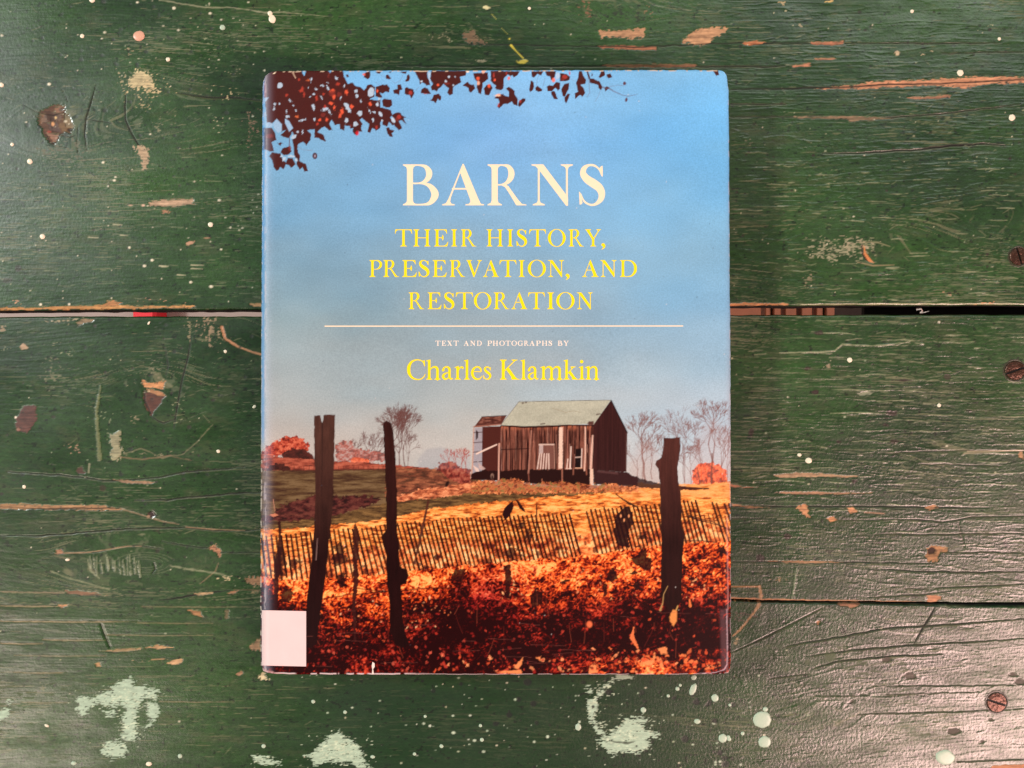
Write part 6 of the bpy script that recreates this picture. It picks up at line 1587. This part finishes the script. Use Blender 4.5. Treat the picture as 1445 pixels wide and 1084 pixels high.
text_obj('subtitle_lettering', t2, 323.8, 347.9, .35, M_YELLOW, .04)
text_obj('subtitle_lettering', t3, 367.2, 390.9, .35, M_YELLOW, .04)
text_obj('subtitle_lettering', t4, 412.8, 436.3, .35, M_YELLOW, .04)
t5 = [('T', 614.3, 621.6), ('E', 623.3, 629.6), ('X', 631.4, 638), ('T', 640, 647.3), ('A', 654.5, 661.5), ('N', 663.4, 671.1), ('D', 673, 679.7), ('P', 687.8, 694.2), ('H', 695.5, 702.8), ('O', 704.8, 712.2), ('T', 713.3, 720.5), ('O', 721.8, 729.3), ('G', 730.8, 737.9), ('R', 739.4, 746.2), ('A', 747.2, 754.5), ('P', 756.4, 763), ('H', 764.6, 772.4), ('S', 774, 779.1), ('B', 787.2, 793.7), ('Y', 795.3, 802.5)]
text_obj('credit_lettering', t5, 481.0, 487.9, .16, M_WHITEP, .13)
t6 = [('C', 574.3, 600.5), ('h', 600.8, 621.9), ('a', 622.9, 639.5), ('r', 641, 654), ('l', 654.8, 662.8), ('e', 664.4, 681.5), ('s', 681.8, 694), ('K', 704.8, 733.4), ('l', 734.6, 742.8), ('a', 744.1, 760.2), ('m', 762.1, 794.5), ('k', 794.7, 816.6), ('i', 816.2, 825.6), ('n', 825.6, 845.9)]
text_obj('author_lettering', t6, 507.6, 535.8, .33, M_YELLOW, .04)


def sheet_on_cover(name, x0, y0, x1, y1, mat, lift, thick, nx=24, ny=24, tilt=0, par=None, corner=0):
    """thin sheet with real thickness that follows the jacket"""
    v, f = [], []
    gx = np.linspace(x0, x1, nx); gy = np.linspace(y0, y1, ny)
    X, Y = np.meshgrid(gx, gy); Y = Y + tilt * (X - x0)
    z = cover_z(X, Y)
    for k, dz in ((0, lift), (1, lift + thick)):
        W = P(X, Y, z + dz); W[..., 2] = z + dz
        v += [tuple(p) for p in W.reshape(-1, 3)]
    n = nx * ny
    for j in range(ny - 1):
        for i in range(nx - 1):
            a = j * nx + i
            f.append((n + a, n + a + nx, n + a + nx + 1, n + a + 1)); f.append((a, a + 1, a + nx + 1, a + nx))
    for i in range(nx - 1):
        a = i; f.append((a, n + a, n + a + 1, a + 1)); a = (ny - 1) * nx + i; f.append((a, a + 1, n + a + 1, n + a))
    for j in range(ny - 1):
        a = j * nx; f.append((a, a + nx, n + a + nx, n + a)); a = j * nx + nx - 1; f.append((a, n + a, n + a + nx, a + nx))
    o = mesh_obj(name, v, f, mat, None, False)
    if par is jacket: o.parent = jacket
    else: under(o, book)
    return o


sheet_on_cover('printed_rule', 458, 459.6, 964, 461.2, M_CREAM, .00003, .00002, 90, 2, -.0006, jacket)
lab = sheet_on_cover('label_sticker', 368.4, 861.2, 432, 939.2, M_LABEL, .00006, .00012, 40, 20, .022)
lab['label'] = 'blank white sticker wrapped over the spine edge'


def torn_chip():
    pts = [(525.6, 934), (528.6, 936), (528.8, 941), (526.6, 944), (527.6, 951.5), (524.8, 951.5), (525.4, 945), (524.6, 940)]
    A = np.array(pts); z = cover_z(A[:, 0], A[:, 1]) + .00008
    W = P(A[:, 0], A[:, 1], z); W[:, 2] = z
    v = [tuple(p) for p in W] + [(p[0], p[1], p[2] + .0001) for p in W]
    n = len(pts)
    f = [tuple(range(n)), tuple(range(2 * n - 1, n - 1, -1))] + [(i, (i + 1) % n, n + (i + 1) % n, n + i) for i in range(n)]
    o = mesh_obj('torn_nick', v, f, M_TORN); o.parent = jacket
torn_chip()

# boards, page block, spine: inside the jacket
a = P(384, 108, Z_COVER); b = P(1022, 944, Z_COVER)
X0, X1, Y0, Y1 = a[0] - .0005, b[0], b[1] + .0008, a[1] - .0008
v, f = box_geo(X0 + .004, X1 - .0010, Y0, Y1, Z_COVER - .0034, Z_COVER - .00075, .0005)
o = mesh_obj('front_board', v, f, M_BOARD); under(o, book)
v, f = box_geo(X0 + .004, X1 - .0010, Y0, Y1, .0004, .0030, .0005)
o = mesh_obj('back_board', v, f, M_BOARD); under(o, book)
v, f = [], []
for k in range(34):                                   # bundles of leaves with thin gaps
    z0 = .0032 + k * (.0151 / 34); z1 = z0 + .0151 / 34 * .86
    j = random.Random(k).uniform(-.0002, .0002)
    vv, ff = box_geo(X0 + .003, X1 - .0045 + j, Y0 + .0035 + j, Y1 - .0035 + j, z0, z1)
    n = len(v); v += vv; f += [tuple(i + n for i in q) for q in ff]
o = mesh_obj('page_block', v, f, M_PAGES); under(o, book)
v, f = box_geo(X0 - .0005, X0 + .0028, Y0 + .0002, Y1 - .0002, .0008, Z_COVER - .0045, .0008)
o = mesh_obj('spine', v, f, M_BOARD); under(o, book)
